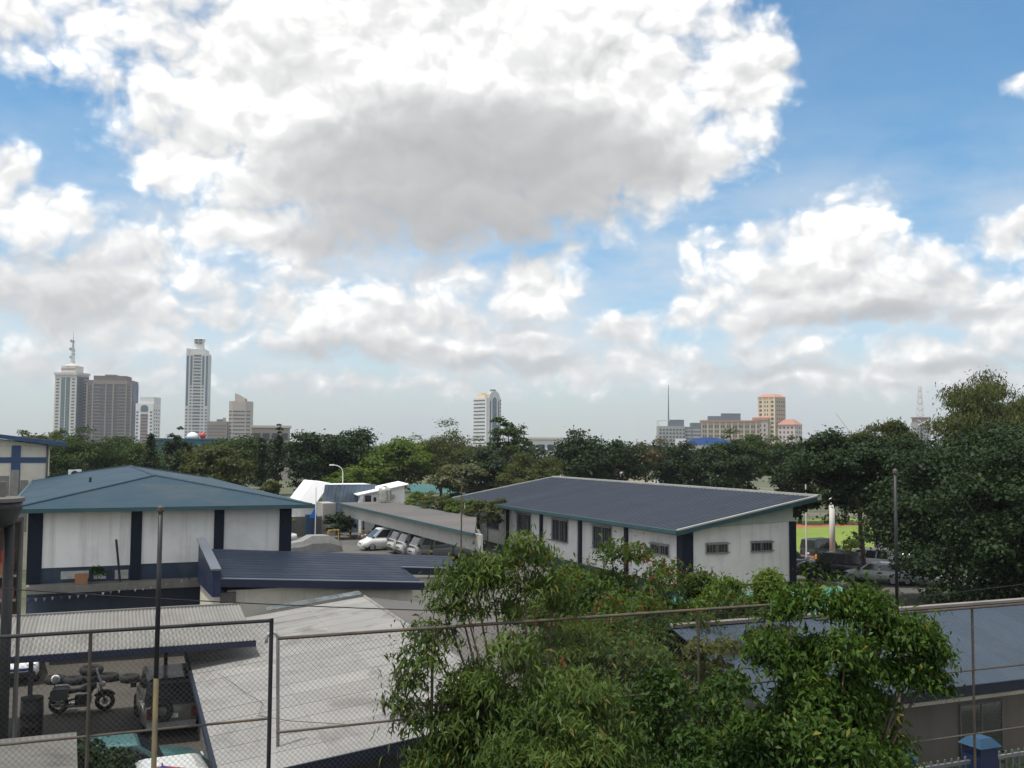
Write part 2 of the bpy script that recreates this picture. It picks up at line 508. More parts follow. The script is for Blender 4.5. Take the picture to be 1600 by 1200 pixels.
earth = M('earth_and_grass', (0.075, 0.085, 0.045), 0.95, 0.35, 0.15, 0.3, dirt=(0.16, 0.14, 0.105), dirt_amt=0.8, dirt_scale=0.05)
courtyard_mat = M('courtyard_concrete', (0.068, 0.061, 0.051), 0.9, 0.2, 0.6, 0.2, dirt=(0.07, 0.064, 0.054), dirt_amt=0.75, dirt_scale=0.3)
asphalt = M('asphalt', (0.105, 0.10, 0.09), 0.9, 0.2, 0.4, 0.2, dirt=(0.14, 0.13, 0.112), dirt_amt=0.7, dirt_scale=0.15)
street_mat = M('street_asphalt', (0.055, 0.055, 0.055), 0.9, 0.2, 0.4, 0.2)
lawn = M('lawn', (0.15, 0.21, 0.03), 0.95, 0.12, 0.3, 0.4, dirt=(0.19, 0.22, 0.045), dirt_amt=0.7, dirt_scale=0.12)
clay = M('clay_track', (0.33, 0.10, 0.055), 0.9, 0.1, 0.5, 0.1)
sheet('ground', rect(-3000, 4500, -600, 6000), 0.0, earth)
sheet('street', rect(-60, 120, -14, 13.2), 0.004, street_mat)
sheet('pavement', rect(-60, 120, 13.2, 15.0), 0.12, concrete, 0.14)
sheet('courtyard', rect(-14, 12.5, 16.0, 48.5), 0.004, courtyard_mat)
sheet('parking_lot', rect(10.6, 33.5, 48.8, 118), 0.005, asphalt)
sheet('car_park', rect(43.2, 74, 30, 63.2), 0.005, asphalt)
sheet('running_track', rect(45, 130, 63.4, 70.5), 0.006, clay)
sheet('inner_running_track', rect(56, 130, 96.0, 99.5), 0.006, clay)
sheet('sports_field', rect(45, 130, 70.6, 95.9), 0.008, lawn)
sheet('far_field', rect(56, 130, 99.6, 106), 0.008, lawn)

# ------------------------------------------------------------------ buildings of the camp
def lin(a, b, t):
    return tuple(a[i] + (b[i] - a[i]) * t for i in range(3))


def roof_sheets(parent, p00, p10, p11, p01, n, mat, ribs=3, rib_h=0.035, th=0.03, gap=0.004, name='roof_sheet', wave=False):
    """n sheets side by side from edge p00-p01 to edge p10-p11; ribs run from p00 towards p01 side (up the slope)"""
    p00, p10, p11, p01 = map(Vector, (p00, p10, p11, p01))
    nrm = (p10 - p00).cross(p01 - p00).normalized()
    if nrm.z < 0:
        nrm = -nrm
    for i in range(n):
        a, b = i / n, (i + 1) / n
        lo0, lo1 = p00.lerp(p10, a), p00.lerp(p10, b)
        hi0, hi1 = p01.lerp(p11, a), p01.lerp(p11, b)
        w = (lo1 - lo0).length
        prof = []
        g = gap / max(w, 1e-6)
        if wave:
            m = ribs * 4
            for j in range(m + 1):
                prof.append((g + (1 - 2 * g) * j / m, rib_h * 0.5 * (1 - math.cos(2 * math.pi * j / 4))))
        else:
            rw = min(0.05 / w, 0.5 / (ribs + 1) * 0.35)
            prof.append((g, 0))
            for j in range(ribs):
                c = (j + 0.5) / ribs
                prof += [(c - rw, 0), (c - rw * .5, rib_h), (c + rw * .5, rib_h), (c + rw, 0)]
            prof.append((1 - g, 0))
        mb = MB()
        k = len(prof)
        vs = []
        for t, h in prof:
            vs.append(lo0.lerp(lo1, t) + nrm * h)
        for t, h in prof:
            vs.append(hi0.lerp(hi1, t) + nrm * h)
        vs += [lo0.lerp(lo1, g) - nrm * th, lo0.lerp(lo1, 1 - g) - nrm * th, hi0.lerp(hi1, 1 - g) - nrm * th, hi0.lerp(hi1, g) - nrm * th]
        fs = [(j, j + 1, j + 1 + k, j + k) for j in range(k - 1)]
        B = 2 * k
        fs += [(B, B + 3, B + 2, B + 1), tuple(range(k - 1, -1, -1)) + (B, B + 1), tuple(range(k, 2 * k)) + (B + 2, B + 3), (0, k, B + 3, B), (k - 1, B + 1, B + 2, 2 * k - 1)]
        mb.add(vs, fs)
        mb.build(name, mat, parent)


def grille_window(parent, x, y, z0, z1, w, facing, bars=8, mat=dark_glass, proj=0.18):
    """window with a projecting steel grille; facing '-x' or '-y'; centre of the wall opening at x, y"""
    def bx(mb, u0, u1, d0, d1, a, b):
        if facing == '-x':
            mb.box(x - d1, x - d0, y + u0, y + u1, a, b)
        else:
            mb.box(x + u0, x + u1, y - d1, y - d0, a, b)
        return mb
    win = bx(MB(), -w / 2, w / 2, 0.0, 0.02, z0, z1).build('window', mat, parent)
    fr = MB()
    bx(fr, -w / 2 - .06, w / 2 + .06, 0.003, 0.06, z1, z1 + .07)
    bx(fr, -w / 2 - .06, w / 2 + .06, 0.003, 0.08, z0 - .07, z0)
    bx(fr, -w / 2 - .06, -w / 2, 0.003, 0.06, z0, z1)
    bx(fr, w / 2, w / 2 + .06, 0.003, 0.06, z0, z1)
    bx(fr, -0.03, 0.03, 0.021, 0.05, z0, z1)
    fr.build('frame', galv, win)
    g = MB()
    bx(g, -w / 2 - .1, w / 2 + .1, proj, proj + .03, z1 - .05, z1 + .02)
    bx(g, -w / 2 - .1, w / 2 + .1, proj, proj + .03, z0 - .02, z0 + .04)
    for s in (-1, 1):
        for zz in (z0, z1 - .03):
            bx(g, s * (w / 2 + .085) - .012, s * (w / 2 + .085) + .012, 0.0, proj, zz, zz + .03)
    g.build('grille_frame', galv, win)
    for i in range(bars):
        u = -w / 2 + w * (i + .5) / bars
        bx(MB(), u - .012, u + .012, proj + .004, proj + .026, z0 + .04, z1 - .05).build('grille_bar', galv, win)
    return win


# --- long white hall with the slate-blue lean-to roof
def main_hall():
    t = thing('white_hall', 'long white hall with slate blue sloping roof, navy pillars and barred windows', 'building', (34.0, 52.6, 0))
    X0, X1, Y0, Y1 = 0.0, 8.15, 0.0, 33.2
    slope = (6.35 - 4.32) / 11.2

    def rz(x):
        return 4.32 + (x + 1.1) * slope
    # walls (thin boxes, butt-jointed)
    MB().box(X0, X0 + .2, .2, Y1 - .2, 0.86, rz(0) - .1).build('wall', white_wall, t)
    MB().prism_y([(X0, 0.86), (X1, 0.86), (X1, 4.6), (X0, 4.3)], Y0, Y0 + .2).build('gable_wall', grey_white_wall, t)
    MB().prism_y([(X0 + .02, 4.32), (X1 - .02, 4.62), (X1 - .02, rz(X1) - .08), (X0 + .02, rz(0) - .08)], Y0 - .012, Y0 + .19).build('gable_panel', pale_green_wall, t)
    MB().prism_y([(X0, 0), (X1, 0), (X1, rz(X1) - .1), (X0, rz(0) - .1)], Y1 - .2, Y1).build('back_gable_wall', white_wall, t)
    MB().box(X1 - .2, X1, .2, Y1 - .2, 0, rz(X1) - .12).build('side_wall', white_wall, t)
    MB().box(X0 - .03, X0 + .2, .2, Y1 - .2, 0, 0.855).build('plinth', slate_blue, t)
    MB().box(X0 + .0, X1, Y0 - .03, Y0 + .2, 0, 0.855).build('plinth', slate_blue, t)
    n = 5
    for i in range(n + 1):
        yc = 0.1 + (Y1 - .2) * i / n
        w = .34 if i else .75
        a = max(yc - w / 2, Y0 - .16)
        MB().box(X0 - .16, X0 + .0 - .002, a, yc + w / 2, 0, rz(-.16) - .1).build('pillar', navy, t)
    MB().box(X0 - .002, X0 + .62, Y0 - .16, Y0 - .031, 0, rz(.1) - .1).build('pillar', navy, t)
    MB().box(X1 - .34, X1 + .12, Y0 - .16, Y0 - .031, 0, 4.6).build('pillar', navy, t)
    for yy in (13.35, 26.55):
        MB().tube([(-.1, yy + .35, .1), (-.1, yy + .35, 4.0), (-.6, yy + .35, 4.25)], .045, 8).build('downpipe', white_paint, t, True)
    # windows
    bay = (Y1 - .2) / n
    for i in (1, 2, 3, 4):
        grille_window(t, X0 - .002, 0.1 + bay * (i + .5) + .1, 2.15, 3.75, 2.6, '-x', 10)
    grille_window(t, X0 - .002, 0.1 + bay * .38, 2.6, 3.2, 2.0, '-x', 8)
    for xx in (2.4, 5.7):
        grille_window(t, xx, Y0 - .002, 2.85, 3.4, 1.5, '-y', 7)
    # roof
    ye0, ye1 = -1.15, 37.2
    roof_sheets(t, (-1.1, ye0 + .2, rz(-1.1)), (-1.1, ye1 - .2, rz(-1.1)), (9.15, ye1 - .2, rz(9.15)), (9.15, ye0 + .2, rz(9.15)), 40, roof_slate, 2, 0.034)
    MB().prism_y([(-1.1, rz(-1.1) - .26), (9.35, rz(9.35) - .26), (9.35, rz(9.35) - .08), (-1.1, rz(-1.1) - .08)], ye0 + .25, ye1 - .25).build('soffit', teal_trim, t)
    MB().box(-1.24, -1.1, ye0, ye1, rz(-1.1) - .2, rz(-1.1) + .035).build('gutter', teal_trim, t)
    for ya, yb in ((ye0, ye0 + .2), (ye1 - .2, ye1)):
        MB().prism_y([(-1.1, rz(-1.1) + .0), (9.35, rz(9.35)), (9.35, rz(9.35) + .09), (-1.1, rz(-1.1) + .09)], ya, yb).build('rake_cap', cap_metal, t)
        MB().prism_y([(-1.1, rz(-1.1) - .27), (9.35, rz(9.35) - .27), (9.35, rz(9.35) - .002), (-1.1, rz(-1.1) - .002)], ya + .02, yb - .02).build('barge_board', teal_trim, t)
    MB().box(9.15, 9.45, ye0, ye1, rz(9.15) - .2, rz(9.15) + .14).build('ridge_cap', cap_metal, t)


main_hall()


# --- hall with the hipped teal-blue roof
def hipped_hall():
    t = thing('hipped_roof_hall', 'two-storey hall with hipped teal blue roof and blank white wall panels', 'building', (4.1, 48.0, 0))
    W = 5.5
    D = 36.0
    MB().box(-W, W, 0.0, .25, 3.30, 6.45).build('front_wall', slate_blue, t)
    MB().box(-W, -W + .25, .25, D, 0, 6.45).build('side_wall', grey_white_wall, t)
    MB().box(W - .25, W, .25, D, 0, 6.45).build('side_wall', grey_white_wall, t)
    MB().box(-W, W, D, D + .25, 0, 6.45).build('back_wall', grey_white_wall, t)
    MB().box(-W, W, 0.0, .25, 0, 2.98).build('lower_wall', M('dusty_navy', (0.04, 0.055, 0.085), 0.8, 0.2, 0.8, 0.1, streak=0.4), t)
    cols = [(-W - .03, -W + .52), (-1.42, -1.02), (2.10, 2.48), (W - .48, W + .03)]
    for a, b in cols:
        MB().box(a, b, -.16, -.002, 3.30, 6.44).build('pillar', navy, t)
    for (a, b, zz) in ((cols[0][1], cols[1][0], 3.95), (cols[1][1], cols[2][0], 3.98), (cols[2][1], cols[3][0], 3.98)):
        MB().box(a + .03, b - .03, -.05, -.003, zz, 6.36).build('wall_panel', grey_white_wall, t)
    MB().box(-W, W, -.9, .25, 2.985, 3.295).build('ledge', M('stained_ledge', (0.20, 0.19, 0.17), 0.9, 0.3, 1.2, 0.2, dirt=(0.09, 0.10, 0.07), dirt_amt=0.8), t)
    # patches where the band's paint has come off
    for x0, x1, z0, z1 in ((-4.2, -3.1, 3.45, 3.78), (-2.9, -2.4, 3.40, 3.66), (-2.05, -1.5, 3.36, 3.75)):
        MB().box(x0, x1, -.012, -.003, z0, z1).build('bare_patch', M('bare_plaster', (0.42, 0.41, 0.38), 0.9, 0.2, 3.0), t)
    E0, E1 = -1.0, D + 1.2
    e, zt, ze = W + .75, 7.62, 6.5
    a, b, c, d = (-e, E0, ze), (e, E0, ze), (e, E1, ze), (-e, E1, ze)
    r0, r1 = (0, 6.6, zt), (0, E1 - 8, zt)
    rm = roof_teal
    for pts in ((a, b, r0), (b, c, r1, r0), (c, d, r1), (d, a, r0, r1)):
        MB().slab(pts, .05).build('roof_plane', rm, t)
    for p, q in ((a, r0), (b, r0), (c, r1), (d, r1), (r0, r1)):
        MB().tube([Vector(p) + Vector((0, 0, .0)), Vector(q) + Vector((0, 0, .0))], .07, 6).build('ridge_cap', roof_teal, t)
    f = MB()
    f.box(-e, e, E0 - .12, E0, ze - .16, ze + .02)
    f.box(-e - .12, -e, E0 - .12, E1, ze - .16, ze + .02)
    f.box(e, e + .12, E0 - .12, E1, ze - .16, ze + .02)
    f.build('gutter', teal_trim, t)
    MB().box(-e + .01, e - .01, E0 + .01, E1 - .01, ze - .14, ze - .08).build('soffit', navy, t)
    # vent stub on the left slope
    MB().tube([(-2.9, 13, 6.9), (-2.9, 13, 7.35)], .07, 8).build('vent_stub', dark_metal, t)


hipped_hall()


# --- low building with the navy ribbed roof and parapet
def navy_roof():
    t = thing('navy_roofed_building', 'low building with navy ribbed roof and blue parapet beside the hipped hall', 'building', (5.7, 42.0, 0))

    def z(x, y):
        return 3.92 - .064 * x + .145 * y
    navy_sheet = roof_navy
    # front part and set-back part, courses parallel to the front edge
    n = 12
    for i in range(n):
        y0, y1 = 5.0 * i / n, 5.0 * (i + 1) / n
        xr = 8.4 - .05 * (i + .5) / n * 5 if y1 <= 2.55 else 10.9 + .18 * (y1 - 2.5)
        h = .007
        MB().hexa([(0.02, y0, z(0, y0) - .05), (xr, y0, z(xr, y0) - .05), (xr, y1, z(xr, y1) - .05), (0.02, y1, z(0, y1) - .05)],
                  [(0.02, y0 + .004, z(0, y0) + h), (xr, y0 + .004, z(xr, y0) + h), (xr, y1, z(xr, y1)), (0.02, y1, z(0, y1))]).build('roof_sheet', navy_sheet, t)

    def fascia(xa, xb, y, hgt=.29):
        MB().hexa([(xa, y - .06, z(xa, y) - hgt), (xb, y - .06, z(xb, y) - hgt), (xb, y - .002, z(xb, y) - hgt), (xa, y - .002, z(xa, y) - hgt)],
                  [(xa, y - .06, z(xa, y) + .01), (xb, y - .06, z(xb, y) + .01), (xb, y - .002, z(xb, y) + .01), (xa, y - .002, z(xa, y) + .01)]).build('fascia', M('navy_fascia', (0.012, 0.017, 0.042), 0.5, 0.1, 1.0), t)
        MB().hexa([(xa, y - .09, z(xa, y) + .012), (xb, y - .09, z(xb, y) + .012), (xb, y + .03, z(xb, y) + .03), (xa, y + .03, z(xa, y) + .03)],
                  [(xa, y - .09, z(xa, y) + .05), (xb, y - .09, z(xb, y) + .05), (xb, y + .03, z(xb, y) + .06), (xa, y + .03, z(xa, y) + .06)]).build('edge_flashing', M('flashing', (0.13, 0.15, 0.19), 0.45, 0.1, 1.0), t)
    fascia(0.0, 8.45, 0.0)
    fascia(8.2, 11.0, 2.5)
    # parapet on the left: ribbed blue sheets with a grey cap
    for i in range(9):
        y0, y1 = -.1 + 4.9 * i / 9, -.1 + 4.9 * (i + 1) / 9 - .02
        a = 4.30 + .155 * y0
        b = 4.30 + .155 * y1
        x = -.32
        MB().hexa([(x, y0, 3.25), (x + .1, y0, 3.25), (x + .1, y1, 3.25), (x, y1, 3.25)], [(x, y0, a), (x + .1, y0, a), (x + .1, y1, b), (x, y1, b)]).build('parapet_sheet', M('parapet_blue', (0.014, 0.021, 0.055), 0.5, 0.12, 1.0), t)
    MB().hexa([(-.40, -.15, 4.285), (0.0, -.15, 4.285), (0.0, 4.9, 5.065), (-.40, 4.9, 5.065)], [(-.40, -.15, 4.35), (0.0, -.15, 4.35), (0.0, 4.9, 5.13), (-.40, 4.9, 5.13)]).build('parapet_cap', M('flashing_grey', (0.12, 0.135, 0.16), 0.5, 0.1, 1.0), t)
    MB().hexa([(-.22, -.12, 3.25), (.0, -.12, 3.25), (.0, -.062, 3.25), (-.22, -.062, 3.25)], [(-.22, -.12, 4.28), (.0, -.12, 4.28), (.0, -.062, 4.28), (-.22, -.062, 4.28)]).build('parapet_end', MATS['parapet_blue'], t)
    # walls
    MB().box(.35, 8.1, .5, .7, 2.25, 3.4).build('upper_wall', cream_wall, t)
    MB().box(.35, 8.1, .48, .7, 0, 2.245).build('lower_wall', M('pale_blue_wall', (0.36, 0.40, 0.43), 0.8, 0.08, 0.8, streak=0.3), t)
    MB().box(8.1, 10.6, 2.9, 3.1, 0, 3.2).build('side_wall', cream_wall, t)
    MB().box(-.2, .35, .3, 4.8, 0, 3.2).build('end_wall', cream_wall, t)
    MB().box(.05, .65, .25, .45, 2.85, 3.35).build('vent_box', dark_concrete, t)


navy_roof()


# --- big low cement-sheet roof in front (turned three degrees against the rest)
def cement_roof():
    t = thing('cement_roofed_shed', 'low shed with wide pale grey cement-sheet roof behind the chain-link fence', 'building', (3.15, 22.4, 0), R(-3.1))
    W, Lh, ze, zr = 7.05, 18.8, 2.2, 3.1
    wall = M('shed_shaded_wall', (0.020, 0.026, 0.022), 0.9, 0.3, 1.0, 0.1)  # shade on this wall is put into its near-black colour

    def z(x):
        return ze + (zr - ze) * x / W
    cols, rows = 3, 16
    for i in range(cols):
        for j in range(rows):
            x0, x1 = W * i / cols + .003, W * (i + 1) / cols - .003
            y0, y1 = Lh * j / rows + .002, Lh * (j + 1) / rows - .002
            jit = .003 + random.uniform(-.002, .002)
            MB().slab([(x0, y0, z(x0) + .03 + jit), (x1, y0, z(x1) + .03 + jit), (x1, y1, z(x1) + .03 - jit), (x0, y1, z(x0) + .03 - jit)], .05).build('roof_panel', roof_cement, t)
    MB().slab([(0.02, 0.02, ze - .03), (W - .02, 0.02, zr - .03), (W - .02, Lh - .02, zr - .03), (0.02, Lh - .02, ze - .03)], .06).build('roof_deck', dark_concrete, t)
    # other slope beyond the ridge
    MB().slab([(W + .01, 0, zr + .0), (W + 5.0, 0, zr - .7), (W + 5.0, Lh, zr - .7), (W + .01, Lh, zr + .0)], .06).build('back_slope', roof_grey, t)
    MB().hexa([(-.02, -.07, ze - .22), (W, -.07, zr - .22), (W, -.003, zr - .22), (-.02, -.003, ze - .22)],
              [(-.02, -.07, ze + .04), (W, -.07, zr + .04), (W, -.003, zr + .04), (-.02, -.003, ze + .04)]).build('barge_board', navy, t)
    MB().box(-.09, -.005, -.05, Lh, ze - .14, ze + .02).build('gutter', navy, t)
    MB().tube([(W, -.03, zr + .03), (W, Lh, zr + .03)], .06, 6).build('ridge_cap', roof_cement, t)
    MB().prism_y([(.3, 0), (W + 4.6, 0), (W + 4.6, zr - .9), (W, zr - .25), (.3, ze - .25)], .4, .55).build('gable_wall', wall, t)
    MB().box(.3, .5, .55, Lh - .4, 0, ze - .12).build('side_wall', dark_concrete, t)
    MB().prism_y([(.3, 0), (W, 0), (W, zr - .25), (.3, ze - .25)], Lh - .4, Lh - .25).build('back_wall', concrete, t)
    # loose glass-roof strip along the back edge
    for k in range(4):
        x0 = 3.2 + k * .95
        MB().slab([(x0, Lh + .05, z(x0) + .14), (x0 + .92, Lh + .05, z(x0 + .92) + .14), (x0 + .92, Lh + .75, z(x0 + .92) + .18), (x0, Lh + .75, z(x0) + .18)], .03).build('clear_sheet', M('clear_sheet', (0.15, 0.175, 0.18), 0.25, 0.3, 2.0, spec=0.7), t)


cement_roof()


# --- corrugated zinc carport
def carport():
    t = thing('zinc_carport', 'open carport with corrugated zinc roof over the motorcycle', 'carport', (0, 33.6, 0))
    x0, x1 = -9.0, 5.7
    z0, z1, D = 3.0, 3.38, 5.0
    roof_sheets(t, (x0, 0, z0), (x1, 0, z0), (x1 + .25, D, z1), (x0, D, z1), 18, roof_zinc, 7, 0.045, 0.012, 0.002, wave=True)
    MB().box(x0, x1, -.05, -.008, z0 - .17, z0 + .02).build('fascia', M('navy_fascia', (0.012, 0.017, 0.042), 0.5, 0.1, 1.0), t)
    MB().box(x0, x1 + .25, D + .012, D + .10, z1 - .1, z1 + .09).build('ridge_flashing', roof_zinc, t)
    for yy in (.35, 2.5, 4.7):
        zz = z0 + (z1 - z0) * yy / D
        MB().box(x0, x1 - .1, yy - .04, yy + .04, zz - .13, zz - .02).build('purlin', dark_metal, t)
    for xx in (-1.28, -.86, -5.2):
        MB().box(xx - .07, xx + .07, 2.85 if xx > -5 else .35, 2.99 if xx > -5 else .5, 0, z0 + .05).build('post', M('post_blue_grey', (0.06, 0.075, 0.09), 0.6, 0.2, 2.0), t)
    for xx in (3.4,):
        MB().box(xx - .06, xx + .06, 4.75, 4.87, 0, z1 - .14).build('post', navy, t)


carport()


# --- steel-blue roofed building on the right behind the trees
def right_shed():
    t = thing('steel_blue_roofed_building', 'long low building with plain steel blue roof along the perimeter fence', 'building', (15.7, 20.5, 0))
    L, D, ze, zr = 31.0, 4.4, 3.0, 4.2
    roof_sheets(t, (0, 0, ze), (L, 0, ze), (L, D, zr), (0, D, zr), 31, roof_steel, 1, 0.012)
    MB().slab([(0, D + .02, zr), (L, D + .02, zr), (L, D * 2, zr - 1.2), (0, D * 2, zr - 1.2)], .05).build('back_slope', roof_steel, t)
    MB().box(0, L, D - .1, D + .14, zr + .015, zr + .10).build('ridge_cap', M('old_ridge_cap', (0.22, 0.19, 0.17), 0.7, 0.2, 1.0), t)
    MB().box(-.02, L, -.07, -.008, ze - .24, ze + .02).build('fascia', navy, t)
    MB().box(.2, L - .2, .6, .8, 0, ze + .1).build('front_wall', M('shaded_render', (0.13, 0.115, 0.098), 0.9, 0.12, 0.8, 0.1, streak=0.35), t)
    MB().box(.2, L - .2, 2 * D - .7, 2 * D - .5, 0, ze - .1).build('back_wall', concrete, t)
    for s in (.2, L - .4):
        MB().box(s, s + .2, .8, 2 * D - .7, 0, ze).build('end_wall', concrete, t)
    MB().box(.2, L - .2, .52, .598, 2.45, 2.55).build('string_course', cream_wall, t)
    for k, xx in enumerate((3.5, 7.5, 11.5, 15.5, 19.5, 23.5)):
        w = MB().box(xx - .75, xx + .75, .56, .597, 1.0, 2.3).build('window', dark_glass, t)
        f = MB()
        for a, b, c, d in ((-.8, -.75, 1.0, 2.3), (.75, .8, 1.0, 2.3), (-.8, .8, 2.3, 2.36), (-.8, .8, .94, 1.0), (-.02, .02, 1.0, 2.3)):
            f.box(xx + a, xx + b, .54, .599, c, d)
        f.build('frame', dark_concrete, w)
    MB().lathe([(.02, 0), (.07, .03), (.07, .12), (.02, .16)], 10, (9.6, .45, 2.5)).build('bulkhead_lamp', lamp_glass, t)


right_shed()


# --- turquoise ribbed roof sheets in front of the white hall
def turquoise_shed():
    t = thing('turquoise_shelter', 'low shelter with ribbed turquoise roof sheets in front of the white hall', 'shelter', (22.0, 33.0, 0))
    tm = M('turquoise_sheet', (0.05, 0.25, 0.21), 0.5, 0.2, 0.8, dirt=(0.5, 0.62, 0.57), dirt_amt=0.8, dirt_scale=0.6)
    roof_sheets(t, (0, 0, 1.9), (11.5, 0, 1.9), (11.5, 5.5, 2.7), (0, 5.5, 2.7), 14, tm, 3, 0.10)
    for xx in (.3, 3.9, 7.6, 11.2):
        MB().box(xx - .05, xx + .05, .2, .3, 0, 1.85).build('post', dark_metal, t)
        MB().box(xx - .05, xx + .05, 5.2, 5.3, 0, 2.58).build('post', dark_metal, t)


turquoise_shed()


# --- long vehicle shed
def vehicle_shed():
    t = thing('vehicle_shed', 'long open-fronted vehicle shed with grey roof and deep white fascia', 'shed', (25.3, 64.6, 0))
    L = 38.5
    z0, z1, D = 3.3, 3.36, 5.6
    n = 11
    for i in range(n):
        y0, y1 = L * i / n + .004, L * (i + 1) / n - .004
        xa, xb = min(D, max(y0, .05) / 2.48), min(D, y1 / 2.48)
        MB().slab([(0, y0, z0), (xa, y0, z0 + (z1 - z0) * xa / D), (xb, y1, z0 + (z1 - z0) * xb / D), (0, y1, z0)], .06).build('roof_sheet', roof_grey, t)
    MB().box(-.14, -.005, 0, L + .1, z0 - .17, z0 + .05).build('gutter', teal_trim, t)
    MB().box(.45, .6, 0.0, L, z0 - 1.25, z0 - .07).build('fascia', M('fascia_grey', (0.46, 0.455, 0.43), 0.8, 0.08, 0.8, streak=0.3), t)
    MB().box(D - .2, D, 14.0, L, 0, z1 - .08).build('back_wall', dark_concrete, t)
    MB().hexa([(.6, .8, 0), (.8, .8, 0), (2.2, 4.8, 0), (2.0, 4.8, 0)], [(.6, .8, z0 - .1), (.8, .8, z0 - .1), (2.2, 4.8, z0 - .1), (2.0, 4.8, z0 - .1)]).build('end_wall', dark_concrete, t)
    pier = MB()
    pier.box(-1.5, -.2, L - .4, L + 3.5, 0, z0 - .02)
    pier.build('end_pier', concrete, t)
    for k, yy in enumerate((1.8, 6.74, 11.64, 16.75, 21.7, 26.85, 31.7, 36.6)):
        p = MB().tube([(.95, yy, 0), (.95, yy, z0 - .1)], .085, 10).build('post', M('post_teal', (0.05, 0.09, 0.10), 0.5, 0.2, 2.0), t)
        for j in range(6):
            MB().tube([(.95, yy, .1 + j * .2), (.95, yy, .28 + j * .2)], .11, 10).build('band', yellow_paint if j % 2 == 0 else black_paint, p)
    for k in range(15):
        yy = 2 + k * 2.35
        MB().lathe([(.02, .22), (.05, .16), (.11, .05), (.11, 0.0)], 10, (1.3, yy, z0 - 1.42 + .08)).build('hanging_lamp', white_paint, t)
        MB().tube([(1.3, yy, z0 - 1.14), (1.3, yy, z0 - .1)], .012, 5).build('lamp_cord', dark_metal, t)


vehicle_shed()


# --- white lean-to house behind the vehicle shed
def white_house():
    t = thing('blue_clad_house', 'white house with blue sheet-clad front and steep white end roof behind the vehicle shed', 'house', (21.8, 108, 0))
    MB().hexa([(0, -1.6, 3.0), (1.9, -2.2, 3.0), (2.6, 4, 3.0), (0.2, 4, 3.0)], [(1.9, -1.3, 5.35), (3.5, -1.9, 5.2), (3.6, 4, 5.2), (2.0, 4, 5.35)]).build('steep_roof', white_paint, t)
    MB().box(.6, 2.2, -1.4, 4, 0, 3.0).build('end_wall', white_wall, t)
    for i in range(13):
        x0 = 2.05 + i * .42
        MB().hexa([(x0, -2.3, 0), (x0 + .40, -2.3, 0), (x0 + .40, -2.2, 0), (x0, -2.2, 0)], [(x0 + .9, -2.0 + (i % 2) * .02, 5.02), (x0 + 1.3, -2.0 + (i % 2) * .02, 5.02), (x0 + 1.3, -1.9, 5.02), (x0 + .9, -1.9, 5.02)]).build('cladding_sheet', M('faded_blue_cladding', (0.11, 0.15, 0.20), 0.6, 0.2, 0.8, streak=0.5, dirt=(0.2, 0.25, 0.3), dirt_amt=0.6), t)
    MB().box(3.3, 8.6, -1.0, 4, 4.85, 4.92).build('flat_roof', white_paint, t)
    t2 = thing('white_annex', 'small white annex with bright sloping roof beside the water tank', 'house', (28.0, 104.8, 0))
    MB().prism_y([(0.3, 0), (5.0, 0), (5.0, 5.0), (0.3, 4.05)], 0, 3).build('wall', white_paint, t2)
    MB().slab([(-.2, -.5, 4.0), (5.3, -.5, 5.1), (5.3, 3.3, 5.25), (-.2, 3.3, 4.15)], .1).build('roof', white_paint, t2)
    MB().hexa([(-.2, -.45, 2.6), (.15, -.45, 2.6), (.15, -.1, 2.6), (-.2, -.1, 2.6)], [(.1, -.45, 3.95), (.45, -.45, 3.95), (.45, -.1, 3.95), (.1, -.1, 3.95)]).build('buttress', white_paint, t2)
    d = MB().box(.7, 1.35, -.03, -.002, 2.3, 3.9).build('door', dark_glass, t2)
    MB().box(1.62, 1.9, -.03, -.002, 2.4, 3.7).build('window', dark_glass, t2)
    MB().lathe([(.05, 0), (.3, .02), (.3, .35), (.05, .38)], 10, (3.6, -.2, 3.6)).build('wall_fan', galv, t2)


white_house()


def water_tank(x, y, z):
    t = thing('water_tank', 'ribbed stainless steel water tank on the shed roof', 'tank', (x, y, z))
    prof = [(.1, 0), (.62, .02)]
    for k in range(6):
        prof += [(.66, .1 + k * .2), (.62, .2 + k * .2)]
    prof += [(.6, 1.32), (.3, 1.45), (.18, 1.46)]
    MB().lathe(prof, 20).build('body', M('tank_steel', (0.55, 0.54, 0.5), 0.3, 0.15, 3.0, metal=0.7), t, True)
    MB().lathe([(.2, 1.455), (.2, 1.54), (.02, 1.56)], 12).build('lid', galv, t)


water_tank(29.9, 101.6, 3.47)


